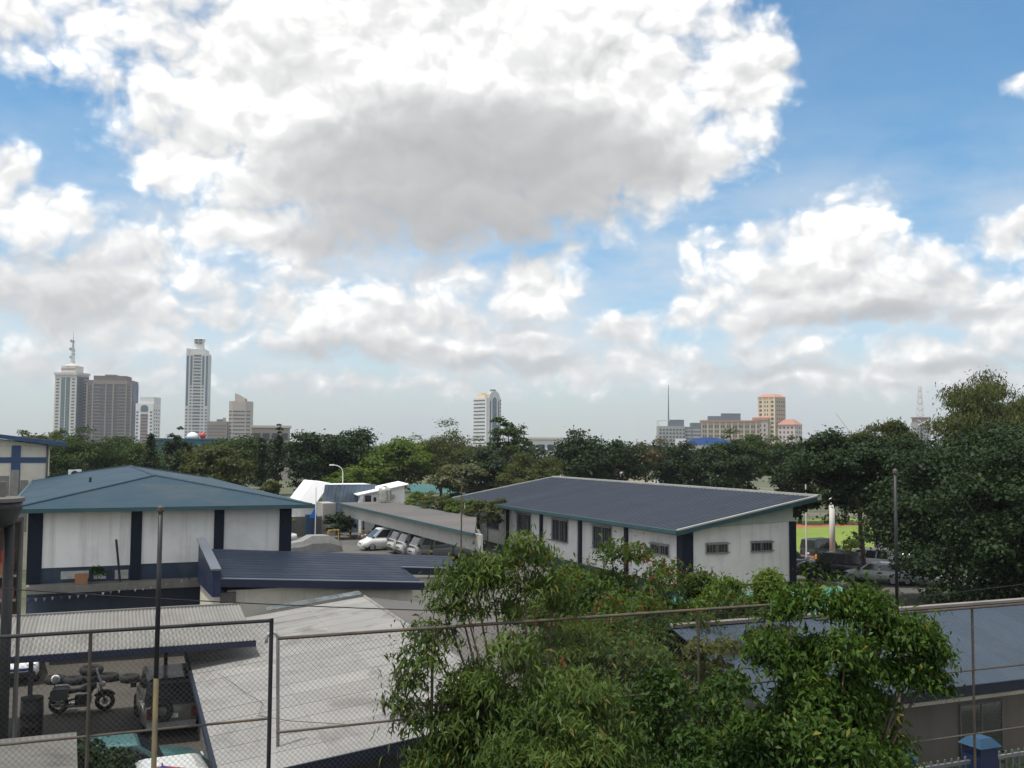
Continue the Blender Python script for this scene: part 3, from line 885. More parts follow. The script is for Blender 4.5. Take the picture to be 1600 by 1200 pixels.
# --- cream building with blue bands at the left edge
def cream_block():
    t = thing('cream_blue_banded_building', 'cream building with blue bands and blue roof edge beyond the hipped hall', 'building', (-1.35, 82.5, 0), R(0))
    MB().box(-14, 0, 0, 12, 0, 8.98).build('wall', cream_wall, t)
    for z0, z1 in ((7.75, 8.15),):
        MB().box(-14, .05, -.06, -.003, z0, z1).build('band', blue_trim, t)
    for a in (-2.05, -7.0):
        MB().box(a - .3, a + .3, -.08, -.0605 + .002, 4.0, 9.0).build('pilaster', blue_trim, t)
    MB().box(-.06, .08, -.1, .3, 4.0, 9.0).build('corner_strip', dark_concrete, t)
    MB().prism_y([(-14.5, 10.9), (1.3, 8.95), (1.3, 9.25), (-14.5, 11.2)], -.9, 13).build('roof', blue_trim, t)
    MB().prism_y([(-14, 8.99), (-.1, 8.99), (-.1, 9.05), (-14, 10.7)], 0.02, 11.9).build('gable_wall', cream_wall, t)
    for k, (a, b, h) in enumerate(((-3.6, -3.0, 6.4), (-2.9, -2.3, 6.9), (-2.2, -1.7, 7.3), (-1.6, -1.1, 6.6), (-5.6, -4.9, 6.2))):
        MB().box(a, b, -3.1, -3.0, 3.0, h).build('screen_board', M('grey_boards', (0.22, 0.21, 0.20), 0.9, 0.2, 2.0, streak=0.4), t)
    u = thing('air_conditioner', 'white air conditioner unit on the cream building beside the hipped roof', 'air conditioner', (.55, 82.0, 6.55))
    MB().box(-.45, .45, -.3, .3, 0, .7).build('casing', white_paint, u)
    MB().tube([(0, -.34, .35), (0, -.305, .35)], .28, 14).build('fan_grille', dark_metal, u)
    MB().box(-.5, .5, -.32, .42, -.06, -.003).build('bracket', dark_metal, u)


cream_block()


# --- round look-out platform at the left edge
def lookout():
    t = thing('lookout_tower', 'dark round lookout platform on a thick column at the left edge', 'tower', (-1.95, 30.0, 0))
    MB().tube([(.62, 0, 0), (.62, 0, 7.2)], [.15, .13], 12).build('column', black_paint, t, True)
    MB().tube([(.9, .3, 0), (.9, .3, 7.2)], .05, 8).build('drain_pipe', dark_concrete, t)
    MB().lathe([(.3, 6.95), (.75, 7.15), (.92, 7.55), (.92, 7.72)], 24).build('platform', dark_metal, t, True)
    MB().lathe([(.95, 7.725), (.97, 7.74), (.97, 7.83), (.4, 7.85)], 24).build('deck', dark_concrete, t)
    MB().box(.25, .5, -.2, .0, 7.85, 8.25).build('box', dark_concrete, t)


lookout()

# clutter in the gap behind the look-out column
def clutter():
    w = thing('brown_stall', 'brown open storage stall beside the hipped hall', 'stall', (-3.4, 52, 0))
    MB().box(-2, 1.6, 2.0, 2.2, 0, 5.6).build('back_panel', M('brown_board', (0.12, 0.085, 0.065), 0.9, 0.3, 1.5, streak=0.4), w)
    for zz in (2.0, 3.1):
        MB().box(-2, 1.6, .4, 2.0, zz, zz + .1).build('shelf', M('shelf_board', (0.25, 0.21, 0.17), 0.9, 0.3, 2.0), w)
    for xx in (-1.9, 1.5):
        MB().box(xx - .06, xx + .06, .4, .52, 0, 5.5).build('post', dark_metal, w)
    MB().box(-2, 1.6, .3, 2.2, 5.6, 5.7).build('roof', dark_concrete, w)
    for nm, lb, x0, x1, z0, z1, c in (('red_crate', 'bright red crate on the top shelf of the brown stall', .75, 1.3, 3.72, 4.3, (0.45, 0.05, 0.03)),
                                    ('orange_crate', 'dull orange crate under the red crate in the stall', .5, 1.3, 3.2, 3.71, (0.35, 0.17, 0.06)),
                                    ('brick_red_crate', 'brick red crate on the lower shelf of the stall', .3, 1.35, 2.1, 2.6, (0.28, 0.10, 0.06)),
                                    ('white_sack', 'white sack on the lower shelf of the stall', -.6, .2, 2.1, 2.7, (0.55, 0.53, 0.5))):
        m = M(nm, c, 0.7, 0.2, 3.0)
        mb = MB()
        for a, b in ((z0, z0 + .08), (z1 - .08, z1), ((z0 + z1) / 2 - .05, (z0 + z1) / 2 + .05)):
            mb.box(x0, x1, .5, 1.2, a, b)
        mb.box(x0 + .02, x1 - .02, .52, 1.18, z0 + .01, z1 - .05)
        o = mb.build(nm, m)
        o.location = (-3.4, 52, 0)
        tag(o, lb, 'sack' if 'sack' in nm else 'crate')


clutter()


# --- low concrete gatehouse roof, bottom left
def gatehouse():
    t = thing('concrete_hut', 'flat-topped concrete hut below the fence at the left', 'hut', (-4.5, 24.0, 0))
    MB().box(-5, 4.9, -2.0, 2.9, 2.2, 2.4).build('roof_slab', M('hut_concrete', (0.13, 0.125, 0.112), 0.9, 0.2, 0.8, 0.2, dirt=(0.07, 0.066, 0.058), dirt_amt=0.7, dirt_scale=0.8), t)
    MB().box(-4.8, 4.7, -1.8, 2.7, 0, 2.2).build('wall', dark_concrete, t)


gatehouse()

# --- low concrete retaining wall and pavilions by the field
def far_bits():
    o = MB().box(36.0, 36.35, 36.5, 51.0, 0, 1.25).build('boundary_wall', concrete)
    tag(o, 'low stained concrete wall between the white hall and the right trees', 'wall')
    for nm, lb, x, y, w, d, h, top, rm in (('pavilion', 'pavilion with long pale green hipped roof beyond the white hall', 84, 127, 12, 7, 3.7, 5.25, M('roof_pale_green', (0.33, 0.40, 0.36), 0.6, 0.1, 0.5, dirt=(0.25, 0.3, 0.28), dirt_amt=0.5)),
                                         ('pavilion', 'pavilion with brown hipped roof left of the pale green one', 73.5, 130, 8, 7, 3.9, 5.4, M('roof_tan', (0.22, 0.18, 0.13), 0.7, 0.15, 0.6))):
        t = thing(nm, lb, 'pavilion', (x, y, 0))
        MB().box(-w / 2 + .6, w / 2 - .6, -d / 2 + .6, d / 2 - .6, 0, h).build('wall', dark_concrete, t)
        a, b, c, e = (-w / 2, -d / 2, h), (w / 2, -d / 2, h), (w / 2, d / 2, h), (-w / 2, d / 2, h)
        r0, r1 = (-w / 2 + 1.6, 0, top), (w / 2 - 2.5, 0, top)
        for pts in ((a, b, r1, r0), (b, c, r1), (c, e, r0, r1), (e, a, r0)):
            MB().slab(pts, .08).build('roof_plane', rm, t)
        MB().tube([r0, r1], .1, 6).build('ridge_cap', white_paint, t)
    t = thing('market_shelter', 'teal canvas market shelter under the trees left of the white hall', 'shelter', (46.5, 132, 0), R(-12))
    tm = M('teal_canvas', (0.04, 0.13, 0.13), 0.8, 0.2, 0.8, streak=0.3)
    MB().slab([(-4, -2, 2.9), (3.4, -2, 2.7), (3.4, 2, 3.6), (-4, 2, 3.8)], .06).build('canopy', tm, t)
    for x in (-3.8, -.3, 3.2):
        MB().tube([(x, -1.9, 0), (x, -1.9, 2.75)], .06, 6).build('post', white_paint, t)
    MB().box(-4, -1.2, -2.3, -2.2, 0.3, 1.3).build('counter', M('teal_board', (0.05, 0.25, 0.26), 0.6, 0.15, 1.0), t)
    t = thing('teal_roofed_shed', 'long shed with pale teal roof left of the white hall roof', 'shed', (60, 140, 0))
    MB().slab([(-8, -2.5, 3.6), (7, -2.5, 3.6), (7, 3, 4.8), (-8, 3, 4.8)], .1).build('roof', M('roof_pale_teal', (0.13, 0.19, 0.20), 0.6, 0.12, 0.6), t)
    MB().box(-7.7, 6.7, -2.0, 2.8, 0, 3.55).build('wall', M('brown_wall', (0.10, 0.07, 0.055), 0.9, 0.2, 1.0), t)
    t = thing('blue_flat_shop', 'distant blue flat-roofed hall with white dome among the left trees', 'building', (19, 260, 0), R(0))
    MB().box(0, 17, 0, 10, 0, 9.9).build('wall', M('shop_blue', (0.04, 0.13, 0.20), 0.6, 0.1, 0.3), t)
    MB().box(-.3, 17.3, -.3, 10.3, 9.9, 10.3).build('roof', M('shop_blue_edge', (0.03, 0.10, 0.16), 0.6, 0.1, 0.3), t)
    MB().lathe([(1.5, 0), (1.45, .6), (1.15, 1.1), (.6, 1.5), (.1, 1.6)], 20, (9.3, 4, 10.3)).build('dome', white_paint, t, True)
    MB().lathe([(.1, 0), (.65, .22), (.85, .75), (.65, 1.3), (.1, 1.5)], 18, (11.6, 3, 10.31)).build('red_ball', M('red_ball', (0.5, 0.06, 0.04), 0.5, 0.1, 1.0), t, True)


far_bits()

# ------------------------------------------------------------------ perimeter: wall, fence, poles, wire
def perimeter():
    t = thing('perimeter_wall', 'concrete perimeter wall with blue capped pillars and white steel bars', 'wall', (0, 15.9, 0))
    M('bar_grey', (0.13, 0.135, 0.14), 0.6, 0.2, 2.0)
    navyp = M('pillar_blue', (0.010, 0.022, 0.065), 0.5, 0.15, 1.5)
    capm = M('pillar_cap_blue', (0.012, 0.06, 0.12), 0.5, 0.15, 1.5)
    for i in range(4):
        x = 15.2 + i * 2.25
        p = MB().box(x - .24, x + .24, -.24, .24, 0, 3.2).build('pillar', navyp, t)
        MB().hexa([(x - .3, -.3, 3.2), (x + .3, -.3, 3.2), (x + .3, .3, 3.2), (x - .3, .3, 3.2)], [(x - .16, -.16, 3.36), (x + .16, -.16, 3.36), (x + .16, .16, 3.36), (x - .16, .16, 3.36)]).build('cap', capm, p)
        MB().box(x + .245, x + 1.955, -.1, .1, 0, 1.1).build('dwarf_wall', concrete, t)
        MB().box(x + .245, x + 1.955, -.03, .03, 2.85, 2.92).build('rail', MATS['bar_grey'], t)
        for k in range(9):
            xx = x + .36 + k * .185
            MB().box(xx - .018, xx + .018, -.016, .016, 1.1, 3.0).build('bar', MATS['bar_grey'], t)


perimeter()


def fence():
    t = thing('chain_link_fence', 'tall rusty chain-link fence with pipe frame along the perimeter', 'fence', (0, 15.0, 0))
    spans = [(-4.5, 2.76, (6.76, 5.38, 4.0), (-2.05, .36)), (2.86, 12.5, (6.5, 5.17, 3.85), (5.2, 10.0)), (12.5, 22.0, (6.18, 4.98, 3.76), (16.33, 18.9))]
    for si, (xa, xb, zs, posts) in enumerate(spans):
        for k, z in enumerate(zs):
            MB().tube([(xa, 0, z), (xb, 0, z)], .026 if k == 0 else .018, 8).build('rail', dark_metal if (k == 0 and si < 1) else rust_metal, t)
        for x in posts:
            MB().tube([(x, 0.0, 0), (x, 0.0, zs[0])], .024, 8).build('post', rust_metal if si else rust_metal, t)
        if si == 0:
            MB().tube([(xb, 0, 0), (xb, 0, zs[0] + .03)], .03, 8).build('post', dark_metal, t)
        # woven wire
        V = []
        pitch = .078
        lo, hi = zs[2] - .3, zs[0]
        hgt = hi - lo
        r = .0017

        def wire(p, q):
            p, q = np.array(p), np.array(q)
            d = (q - p) / np.linalg.norm(q - p)
            n = np.array([-d[2], 0, d[0]]) * r
            m = np.array([0, 1, 0]) * r
            a = [p + n, p + m, p - n, p - m]
            b = [q + n, q + m, q - n, q - m]
            for i in range(4):
                V.extend([a[i], a[(i + 1) % 4], b[(i + 1) % 4], b[i]])
        c = xa - hgt
        while c < xb:
            x0, x1 = max(c, xa), min(c + hgt, xb)
            if x1 > x0:
                wire((x0, .004, lo + (x0 - c)), (x1, .004, lo + (x1 - c)))
                wire((x0, -.004, hi - (x0 - c)), (x1, -.004, hi - (x1 - c)))
            c += pitch
        o = new_obj('wire_mesh', big_mesh('wire_mesh', np.array(V), 4, wire_mat), t)
        o['kind'] = 'stuff'


fence()


def tall_pole(x, y, h, r, label, name='steel_pole', base=None):
    t = thing(name, label, 'pole', (x, y, 0))
    MB().tube([(0, 0, 0), (0, 0, 6.1)], r * 1.1, 10).build('lower_tube', M('pole_rust', (0.10, 0.085, 0.05), 0.7, 0.3, 3.0, metal=0.3, dirt=(0.20, 0.145, 0.05), dirt_amt=0.6, dirt_scale=2.0), t, True)
    MB().tube([(0, 0, 6.1), (0, 0, h)], r, 10).build('upper_tube', dark_metal, t, True)
    MB().lathe([(r * 1.1, 0), (r * 1.4, .02), (r * 1.4, .07), (r * .5, .1)], 10, (0, 0, h)).build('cap', rust_metal, t)


tall_pole(1.2, 14.88, 8.34, .033, 'dark upright pole in front of the blank white wall panels')
tall_pole(14.28, 14.85, 8.8, .032, 'thin dark pole rising in front of the right trees')
# vent pipe with a hooked top standing on the cement roof
pp = MB()
pts = [(4.6, 23.9, 2.35), (4.55, 23.9, 4.85)] + [(4.55 - .13 + .13 * math.cos(a), 23.9, 4.85 + .13 * math.sin(a)) for a in np.linspace(0.3, math.pi, 6)] + [(4.29, 23.9, 4.75)]
pp.tube(pts, .04, 8)
o = pp.build('vent_pipe', galv, None, True)
tag(o, 'grey vent pipe with hooked top standing on the cement roof', 'pipe')


def wire(name, label, pts, r=.012, cat='cable'):
    o = MB().tube(pts, r, 5).build(name, black_paint)
    return tag(o, label, cat)


def sag(p, q, s, n=14):
    return [(p[0] + (q[0] - p[0]) * i / n, p[1] + (q[1] - p[1]) * i / n, p[2] + (q[2] - p[2]) * i / n - s * 4 * (i / n) * (1 - i / n)) for i in range(n + 1)]


wire('overhead_cable', 'black overhead cable sagging from the left to the leafy tree', sag((-3.5, 16.5, 7.55), (9.2, 17.2, 6.15), .12), .009)
wire('overhead_cable', 'thin black cable crossing the steel blue roof on the right', sag((9.0, 17.0, 6.05), (21, 16.2, 6.45), .12), .008)
wire('roof_cable', 'thin black cable lying across the cement roof', [(4.35, 32, 2.42), (4.7, 29, 2.46), (4.9, 27.6, 2.5), (4.6, 26.5, 2.47), (5.2, 25.4, 2.55), (6.3, 24.0, 2.7)], .007)


# ------------------------------------------------------------------ vehicles
def paint(name, c):
    return M('paint_' + name, c, 0.3, 0.04, 1.0, spec=0.5, coat=0.5)


def wheel(parent, x, y, r, w, side):
    tm = MB().torus(r * .78, r * .25, (x, y, r), 'y', 20, 8).build('wheel', rubber, parent, True)
    s = 1 if side > 0 else -1
    MB().tube([(x, y - w * .3 * s, r), (x, y + w * .42 * s, r)], r * .6, 14).build('rim', galv, tm)
    return tm


def loft(mb, rings):
    n = len(rings[0])
    k = len(mb.v)
    for r_ in rings:
        mb.v.extend(r_)
    for i in range(len(rings) - 1):
        for j in range(n):
            mb.f.append((k + i * n + j, k + i * n + (j + 1) % n, k + (i + 1) * n + (j + 1) % n, k + (i + 1) * n + j))
    mb.f.append(tuple(k + j for j in range(n))[::-1])
    mb.f.append(tuple(k + (len(rings) - 1) * n + j for j in range(n)))
    return mb


def body_ring(x, zb, zt, hw, ch=.10):
    t = .12
    h = zt - zb
    return [(x, -hw * .86, zb), (x, hw * .86, zb), (x, hw, zb + h * .28), (x, hw * .99, zb + h * .62), (x, hw * (1 - ch * .5), zt - t * .25), (x, hw * (1 - ch) * .9, zt),
            (x, -hw * (1 - ch) * .9, zt), (x, -hw * (1 - ch * .5), zt - t * .25), (x, -hw * .99, zb + h * .62), (x, -hw, zb + h * .28)]


def car(label, loc, rz, kind='suv', col=('white', (0.75, 0.75, 0.74)), roofcol=None, group=None, cat=None, name=None, spare=False, stripe=None):
    P = {'suv': dict(L=4.6, W=1.82, H=1.78, hood=1.08, belt=1.08, cab=(-2.22, 1.0, -2.05, .35), wr=.37),
         'boxsuv': dict(L=4.2, W=1.75, H=1.85, hood=1.06, belt=1.10, cab=(-2.08, .75, -2.0, .40), wr=.38),
         'sedan': dict(L=4.4, W=1.72, H=1.44, hood=.90, belt=.90, cab=(-1.85, 1.05, -1.1, .30), wr=.31),
         'minivan': dict(L=4.75, W=1.78, H=1.92, hood=1.02, belt=1.08, cab=(-2.3, 1.65, -2.2, .75), wr=.33),
         'van': dict(L=5.1, W=1.9, H=2.2, hood=1.18, belt=1.18, cab=(-2.5, 2.35, -2.45, 1.75), wr=.35)}[kind]
    L, W, H = P['L'], P['W'], P['H']
    hw = W / 2
    t = thing(name or {'suv': 'parked_suv', 'boxsuv': 'parked_suv', 'sedan': 'parked_car', 'minivan': 'parked_minivan', 'van': 'parked_van'}[kind], label, cat or {'suv': 'suv', 'boxsuv': 'suv', 'sedan': 'car', 'minivan': 'van', 'van': 'van'}[kind], loc, rz, group)
    pm = paint(*col)
    rm = paint(*roofcol) if roofcol else pm
    f, b = L / 2, -L / 2
    hd, bt = P['hood'], P['belt']
    c0, c1, r0, r1 = P['cab']
    mb = MB()
    loft(mb, [body_ring(b, .50, bt - .10, hw * .86), body_ring(b + .06, .36, bt - .02, hw * .95), body_ring(b + .4, .28, bt, hw), body_ring(0, .26, bt, hw),
              body_ring(c1 - .1, .26, bt, hw), body_ring(c1 + .1, .26, hd + .0, hw), body_ring(f - .45, .28, hd - .10, hw * .97), body_ring(f - .12, .32, hd - .22, hw * .92), body_ring(f, .42, hd - .36, hw * .82)])
    mb.build('body', pm, t, True)
    # cabin
    tw = hw * (.80 if kind != 'van' else .88)
    bw = hw * .93
    cz = bt - .03
    cab = MB()
    rings = [[(c0, -bw, cz), (c1, -bw, cz), (c1, bw, cz), (c0, bw, cz)], [(r0, -tw, H - .05), (r1, -tw, H - .05), (r1, tw, H - .05), (r0, tw, H - .05)], [(r0 + .15, -tw * .86, H), (r1 - .18, -tw * .86, H), (r1 - .18, tw * .86, H), (r0 + .15, tw * .86, H)]]
    for r_ in rings:
        cab.v.extend(r_)
    for i in range(2):
        for j in range(4):
            cab.f.append((i * 4 + j, i * 4 + (j + 1) % 4, (i + 1) * 4 + (j + 1) % 4, (i + 1) * 4 + j))
    cab.f.append((8, 9, 10, 11))
    cab.build('cabin', rm, t)

    def pane(name_, p00, p10, p11, p01, off, m=dark_glass, a=(.06, .94), c=(.08, .9)):
        p00, p10, p11, p01 = map(Vector, (p00, p10, p11, p01))

        def q(u, v):
            return p00.lerp(p10, u).lerp(p01.lerp(p11, u), v)
        o = Vector(off)
        pts = [q(a[0], c[0]), q(a[1], c[0]), q(a[1], c[1]), q(a[0], c[1])]
        MB().add([p + o for p in pts] + [p - o * 1.5 for p in pts], [(0, 1, 2, 3), (7, 6, 5, 4), (0, 4, 5, 1), (1, 5, 6, 2), (2, 6, 7, 3), (3, 7, 4, 0)]).build(name_, m, t)
    A, B, C, D = rings[0]
    A1, B1, C1, D1 = rings[1]
    pane('windscreen', B, C, C1, B1, (.012, 0, .008))
    pane('rear_window', D, A, A1, D1, (-.012, 0, .006), c=(.15, .88))
    nw = {'sedan': 2, 'suv': 3, 'boxsuv': 3, 'minivan': 3, 'van': 4}[kind]
    for k in range(nw):
        u0, u1 = .05 + .9 * k / nw, .05 + .9 * (k + 1) / nw - .035
        pane('side_window', A, B, B1, A1, (0, -.012, .006), a=(u0, u1), c=(.12, .9))
        pane('side_window', C, D, D1, C1, (0, .012, .006), a=(1 - u1, 1 - u0), c=(.12, .9))
    for sx in (b + .85, f - .85):
        for sy in (-1, 1):
            wheel(t, sx, sy * (hw - .09), P['wr'], .2, sy)
    for sy in (-1, 1):
        MB().box(f - .13, f - .03, sy * hw * .62 - .16, sy * hw * .62 + .16, hd - .42, hd - .27).build('headlight', lamp_glass, t)
        MB().box(b - .012, b + .05, sy * hw * .76 - .07, sy * hw * .76 + .07, bt - .45, bt - .12).build('tail_light', red_glass, t)
        MB().box(c1 - .25, c1 - .1, sy * (hw + .02) - (.0 if sy > 0 else .18), sy * (hw + .02) + (.18 if sy > 0 else 0), bt + .02, bt + .18).build('mirror', black_paint, t)
    MB().box(f - .06, f + .05, -hw * .8, hw * .8, .36, .54).build('bumper', pm if kind in ('sedan', 'minivan') else dark_metal, t)
    MB().box(b - .07, b + .05, -hw * .84, hw * .84, .38, .56).build('bumper', pm if kind in ('sedan', 'minivan') else galv, t)
    MB().box(b - .018, b + .02, -.2, .2, .66, .80).build('number_plate', white_paint, t)
    MB().box(f - .04, f + .012, -.42, .42, hd - .50, hd - .40).build('grille', black_paint, t)
    if spare:
        sp = MB()
        sp.torus(.25, .10, (0, 0, 0), 'y', 18, 8)
        o = sp.build('spare_wheel', rubber, t, True)
        o.location = (b - .12, .30, .92)
        o.rotation_euler = (0, 0, R(90))
    if stripe:
        sm = paint(*stripe)
        for sy in (-1, 1):
            MB().box(b + .3, f - .5, sy * (hw + .004) - .01, sy * (hw + .004) + .01, .62, .78).build('stripe', sm, t)
        MB().box(f - .02, f + .03, -hw * .72, hw * .72, .60, .68).build('stripe', sm, t)
    return t


WHITE = ('white', (0.76, 0.76, 0.75))
# under the vehicle shed
car('white minivan nosing out of the vehicle shed', (26.1, 88.0, 0), R(180), 'minivan', WHITE)
car('brown off-roader parked beyond the white minivan', (27.4, 94.0, 0), R(180), 'boxsuv', ('brown', (0.12, 0.075, 0.065)))
car('white van beside the white minivan in the shed', (27.95, 84.7, 0), R(180), 'van', ('cream', (0.42, 0.41, 0.39)))
car('second white van beside the minivan, closer to the white hall', (27.95, 82.3, 0), R(180), 'van', ('cream', (0.42, 0.41, 0.39)))
car('grey van nearest to the white hall in the shed', (27.95, 79.0, 0), R(180), 'van', ('grey', (0.30, 0.30, 0.29)))
car('white car beside the right edge of the hipped hall', (17.6, 96.5, 0), R(185), 'sedan', ('offwhite', (0.72, 0.72, 0.71)))
car('white pickup-like car parked farthest behind the hipped hall', (18.2, 104.5, 0), R(178), 'suv', ('offwhite', (0.72, 0.72, 0.71)))
car('silver van parked beyond the hedge left of the white hall', (52.5, 139.5, 0), R(195), 'minivan', ('silver', (0.5, 0.52, 0.55)))
car('pale blue car parked behind the hedge near the shed roof', (47.5, 121, 0), R(170), 'sedan', ('paleblue', (0.40, 0.48, 0.60)))
# car park by the field
car('black off-roader parked beside the white hall end', (50.9, 59.3, 0), R(128), 'suv', ('black', (0.02, 0.021, 0.025)))
car('white off-roader parked next to the black one', (55.0, 60.6, 0), R(122), 'suv', ('brightwhite', (0.82, 0.82, 0.81)))
car('dark blue car at the corner of the white hall', (50.2, 64.2, 0), R(140), 'sedan', ('darkblue', (0.02, 0.025, 0.04)))
car('dark green pickup by the white lamp pillar', (57.2, 67.4, 0), R(10), 'boxsuv', ('darkgreen', (0.02, 0.04, 0.04)))
car('pale blue off-roader half hidden by the tree trunk', (60.0, 63.2, 0), R(125), 'suv', ('paleblue2', (0.5, 0.56, 0.64)))
car('silver car in front of the white off-roader', (51.3, 55.3, 0), R(122), 'sedan', ('silver', (0.5, 0.52, 0.55)))
car('grey car in front of the tree trunk in the car park', (53.6, 52.6, 0), R(122), 'sedan', ('grey2', (0.33, 0.36, 0.38)))
car('white car half hidden under the large dark tree', (57.6, 56.5, 0), R(122), 'sedan', ('brightwhite', (0.82, 0.82, 0.81)))
# courtyard
car('boxy grey-white off-roader with spare wheel beside the cement roof', (3.25, 36.4, 0), R(90), 'boxsuv', ('dullgrey', (0.13, 0.125, 0.11)), roofcol=('darkroof', (0.025, 0.025, 0.026)), spare=True)
car('white and blue patrol car under the zinc carport', (-1.75, 45.9, 0), R(-86), 'suv', WHITE, stripe=('patrolblue', (0.02, 0.05, 0.25)))
car('white car with pale roof at the bottom below the fence', (3.0, 26.9, 0), R(3), 'sedan', ('dustwhite', (0.55, 0.56, 0.54)))
car('teal car parked beyond the white car below the fence', (1.6, 29.6, 0), R(3), 'sedan', ('teal', (0.05, 0.13, 0.13)))
car('white car glimpsed through the leafy tree behind the cement roof', (15.5, 37.5, 0), R(60), 'sedan', ('brightwhite', (0.82, 0.82, 0.81)))


def motorcycle():
    t = thing('motorcycle', 'dark touring motorcycle with panniers parked in the courtyard', 'motorcycle', (.72, 38.8, 0), R(-6))
    blackp = paint('bike', (0.025, 0.027, 0.03))
    for x, n in ((-.74, 0), (.74, 1)):
        w = MB().torus(.255, .075, (x, 0, .33), 'y', 24, 8).build('wheel', rubber, t, True)
        MB().tube([(x, -.05, .33), (x, .05, .33)], .10, 12).build('hub', galv, w)
        for k in range(6):
            a = k * math.pi / 3
            MB().tube([(x + .08 * math.cos(a), 0, .33 + .08 * math.sin(a)), (x + .22 * math.cos(a), 0, .33 + .22 * math.sin(a))], .013, 5).build('spoke', galv, w)
    MB().tube([(-.74, .09, .33), (-.2, .12, .45), (.15, .1, .4), (.4, .05, .85)], .035, 8).build('frame', dark_metal, t, True)
    eng = MB()
    eng.box(-.22, .25, -.17, .17, .22, .58)
    for k in range(5):
        eng.box(-.05, .3, -.2, .2, .34 + k * .045, .36 + k * .045)
    eng.build('engine', dark_metal, t)
    loft(MB(), [[(x, y * w, z0 + z * h) for y, z in ((-1, 0), (1, 0), (1, .6), (.55, 1), (-.55, 1), (-1, .6))] for x, w, z0, h in ((-.12, .12, .72, .14), (.1, .19, .70, .27), (.32, .19, .74, .26), (.46, .09, .82, .12))]).build('fuel_tank', blackp, t, True)
    loft(MB(), [[(x, y * w, z0 + z * h) for y, z in ((-1, 0), (1, 0), (1, .7), (.7, 1), (-.7, 1), (-1, .7))] for x, w, z0, h in ((-.85, .12, .80, .1), (-.55, .17, .72, .13), (-.3, .15, .68, .12), (-.1, .12, .72, .1))]).build('seat', black_paint, t, True)
    for s in (-1, 1):
        MB().tube([(.74, s * .1, .33), (.55, s * .1, .95)], .03, 8).build('fork', chrome, t)
        loft(MB(), [[(x, s * .3 + y * .11, z) for y, z in ((-1, z0), (1, z0), (1, z1), (-1, z1))] for x, z0, z1 in ((-.98, .58, .82), (-.9, .52, .90), (-.5, .52, .90), (-.42, .58, .84))]).build('pannier', M('pannier_grey', (0.10, 0.11, 0.12), 0.4, 0.1, 2.0, coat=0.3), t)
        MB().tube([(.1, s * .16, .28), (-.4, s * .2, .26), (-.95, s * .22, .33)], [.035, .04, .05], 8).build('exhaust', chrome, t)
        MB().tube([(.5, s * .1, 1.05), (.45, s * .35, 1.1), (.3, s * .42, 1.06)], .016, 6).build('handlebar', dark_metal, t)
        MB().tube([(.28, s * .42, 1.05), (.18, s * .43, 1.03)], .022, 6).build('grip', rubber, t)
        MB().tube([(.4, s * .36, 1.1), (.42, s * .4, 1.25)], .008, 5).build('mirror_stalk', dark_metal, t)
        MB().lathe([(.01, 0), (.06, .01), (.06, .03), (.01, .04)], 10, (.42, s * .41, 1.25)).build('mirror', dark_metal, t)
    MB().tube([(.62, 0, .92), (.74, 0, .92)], [.11, .08], 12).build('headlight', lamp_glass, t)
    ws = MB()
    ws.add([(.60, -.22, 1.0), (.60, .22, 1.0), (.45, .2, 1.42), (.45, -.2, 1.42), (.585, -.22, 1.0), (.585, .22, 1.0), (.435, .2, 1.42), (.435, -.2, 1.42)], [(0, 1, 2, 3), (7, 6, 5, 4), (0, 4, 5, 1), (1, 5, 6, 2), (2, 6, 7, 3), (3, 7, 4, 0)])
    ws.build('windscreen', lamp_glass, t)
    MB().tube([(.52, .17, .35), (.5, .3, .7), (.42, .17, .8)], .016, 6).build('crash_bar', chrome, t)
    MB().tube([(.52, -.17, .35), (.5, -.3, .7), (.42, -.17, .8)], .016, 6).build('crash_bar', chrome, t)
    for x0, z0 in ((-.74, .33), (.74, .33)):
        pts = [(x0 + .37 * math.cos(a), 0, z0 + .37 * math.sin(a)) for a in np.linspace(R(35), R(150), 8)]
        MB().tube(pts, .05, 6).build('mudguard', blackp, t, True)
    MB().tube([(-.85, 0, .82), (-.9, 0, 1.05)], .02, 6).build('rack', dark_metal, t)
    h = MB().lathe([(.09, 0), (.13, .05), (.145, .13), (.12, .21), (.06, .255), (.01, .265)], 16).build('helmet', white_paint, None, True)
    h.location = (-.14, 38.9, 1.05)
    tag(h, 'white helmet resting on the motorcycle rear rack', 'helmet')


motorcycle()


def tyre(x, y, z, R1, tilt, label):
    o = MB().torus(R1, .11, (0, 0, 0), 'z', 22, 10).build('loose_tyre', rubber, None, True)
    o.location = (x, y, z)
    o.rotation_euler = (tilt, 0, .3)
    tag(o, label, 'tyre', 'old tyres on the courtyard')


tyre(-.15, 43.80, .14, .3, 0, 'old tyre lying flat nearest the patrol car')
tyre(.5, 43.40, .14, .28, 0, 'old tyre lying flat just left of the tyre pile')
tyre(1.1, 43.70, .14, .34, 0, 'lower tyre of the two stacked in the courtyard')
tyre(1.12, 43.72, .42, .34, .03, 'upper tyre of the two stacked in the courtyard')
tyre(1.75, 43.50, .14, .29, 0, 'old tyre lying flat right of the stacked pair')
tyre(2.5, 43.00, .14, .28, 0, 'old tyre lying flat at the right end of the row')


def bin_():
    t = thing('waste_drum', 'dark waste drum beside the carport posts', 'drum', (-.78, 36.0, 0))
    MB().lathe([(.28, 0), (.32, .05), (.33, .4), (.345, .42), (.33, .45), (.34, .8), (.355, .82), (.34, .85), (.33, 1.2), (.30, 1.22)], 18).build('barrel', dark_metal, t, True)
    MB().lathe([(.31, 1.225), (.33, 1.23), (.33, 1.28), (.05, 1.34)], 18).build('lid', black_paint, t)


bin_()


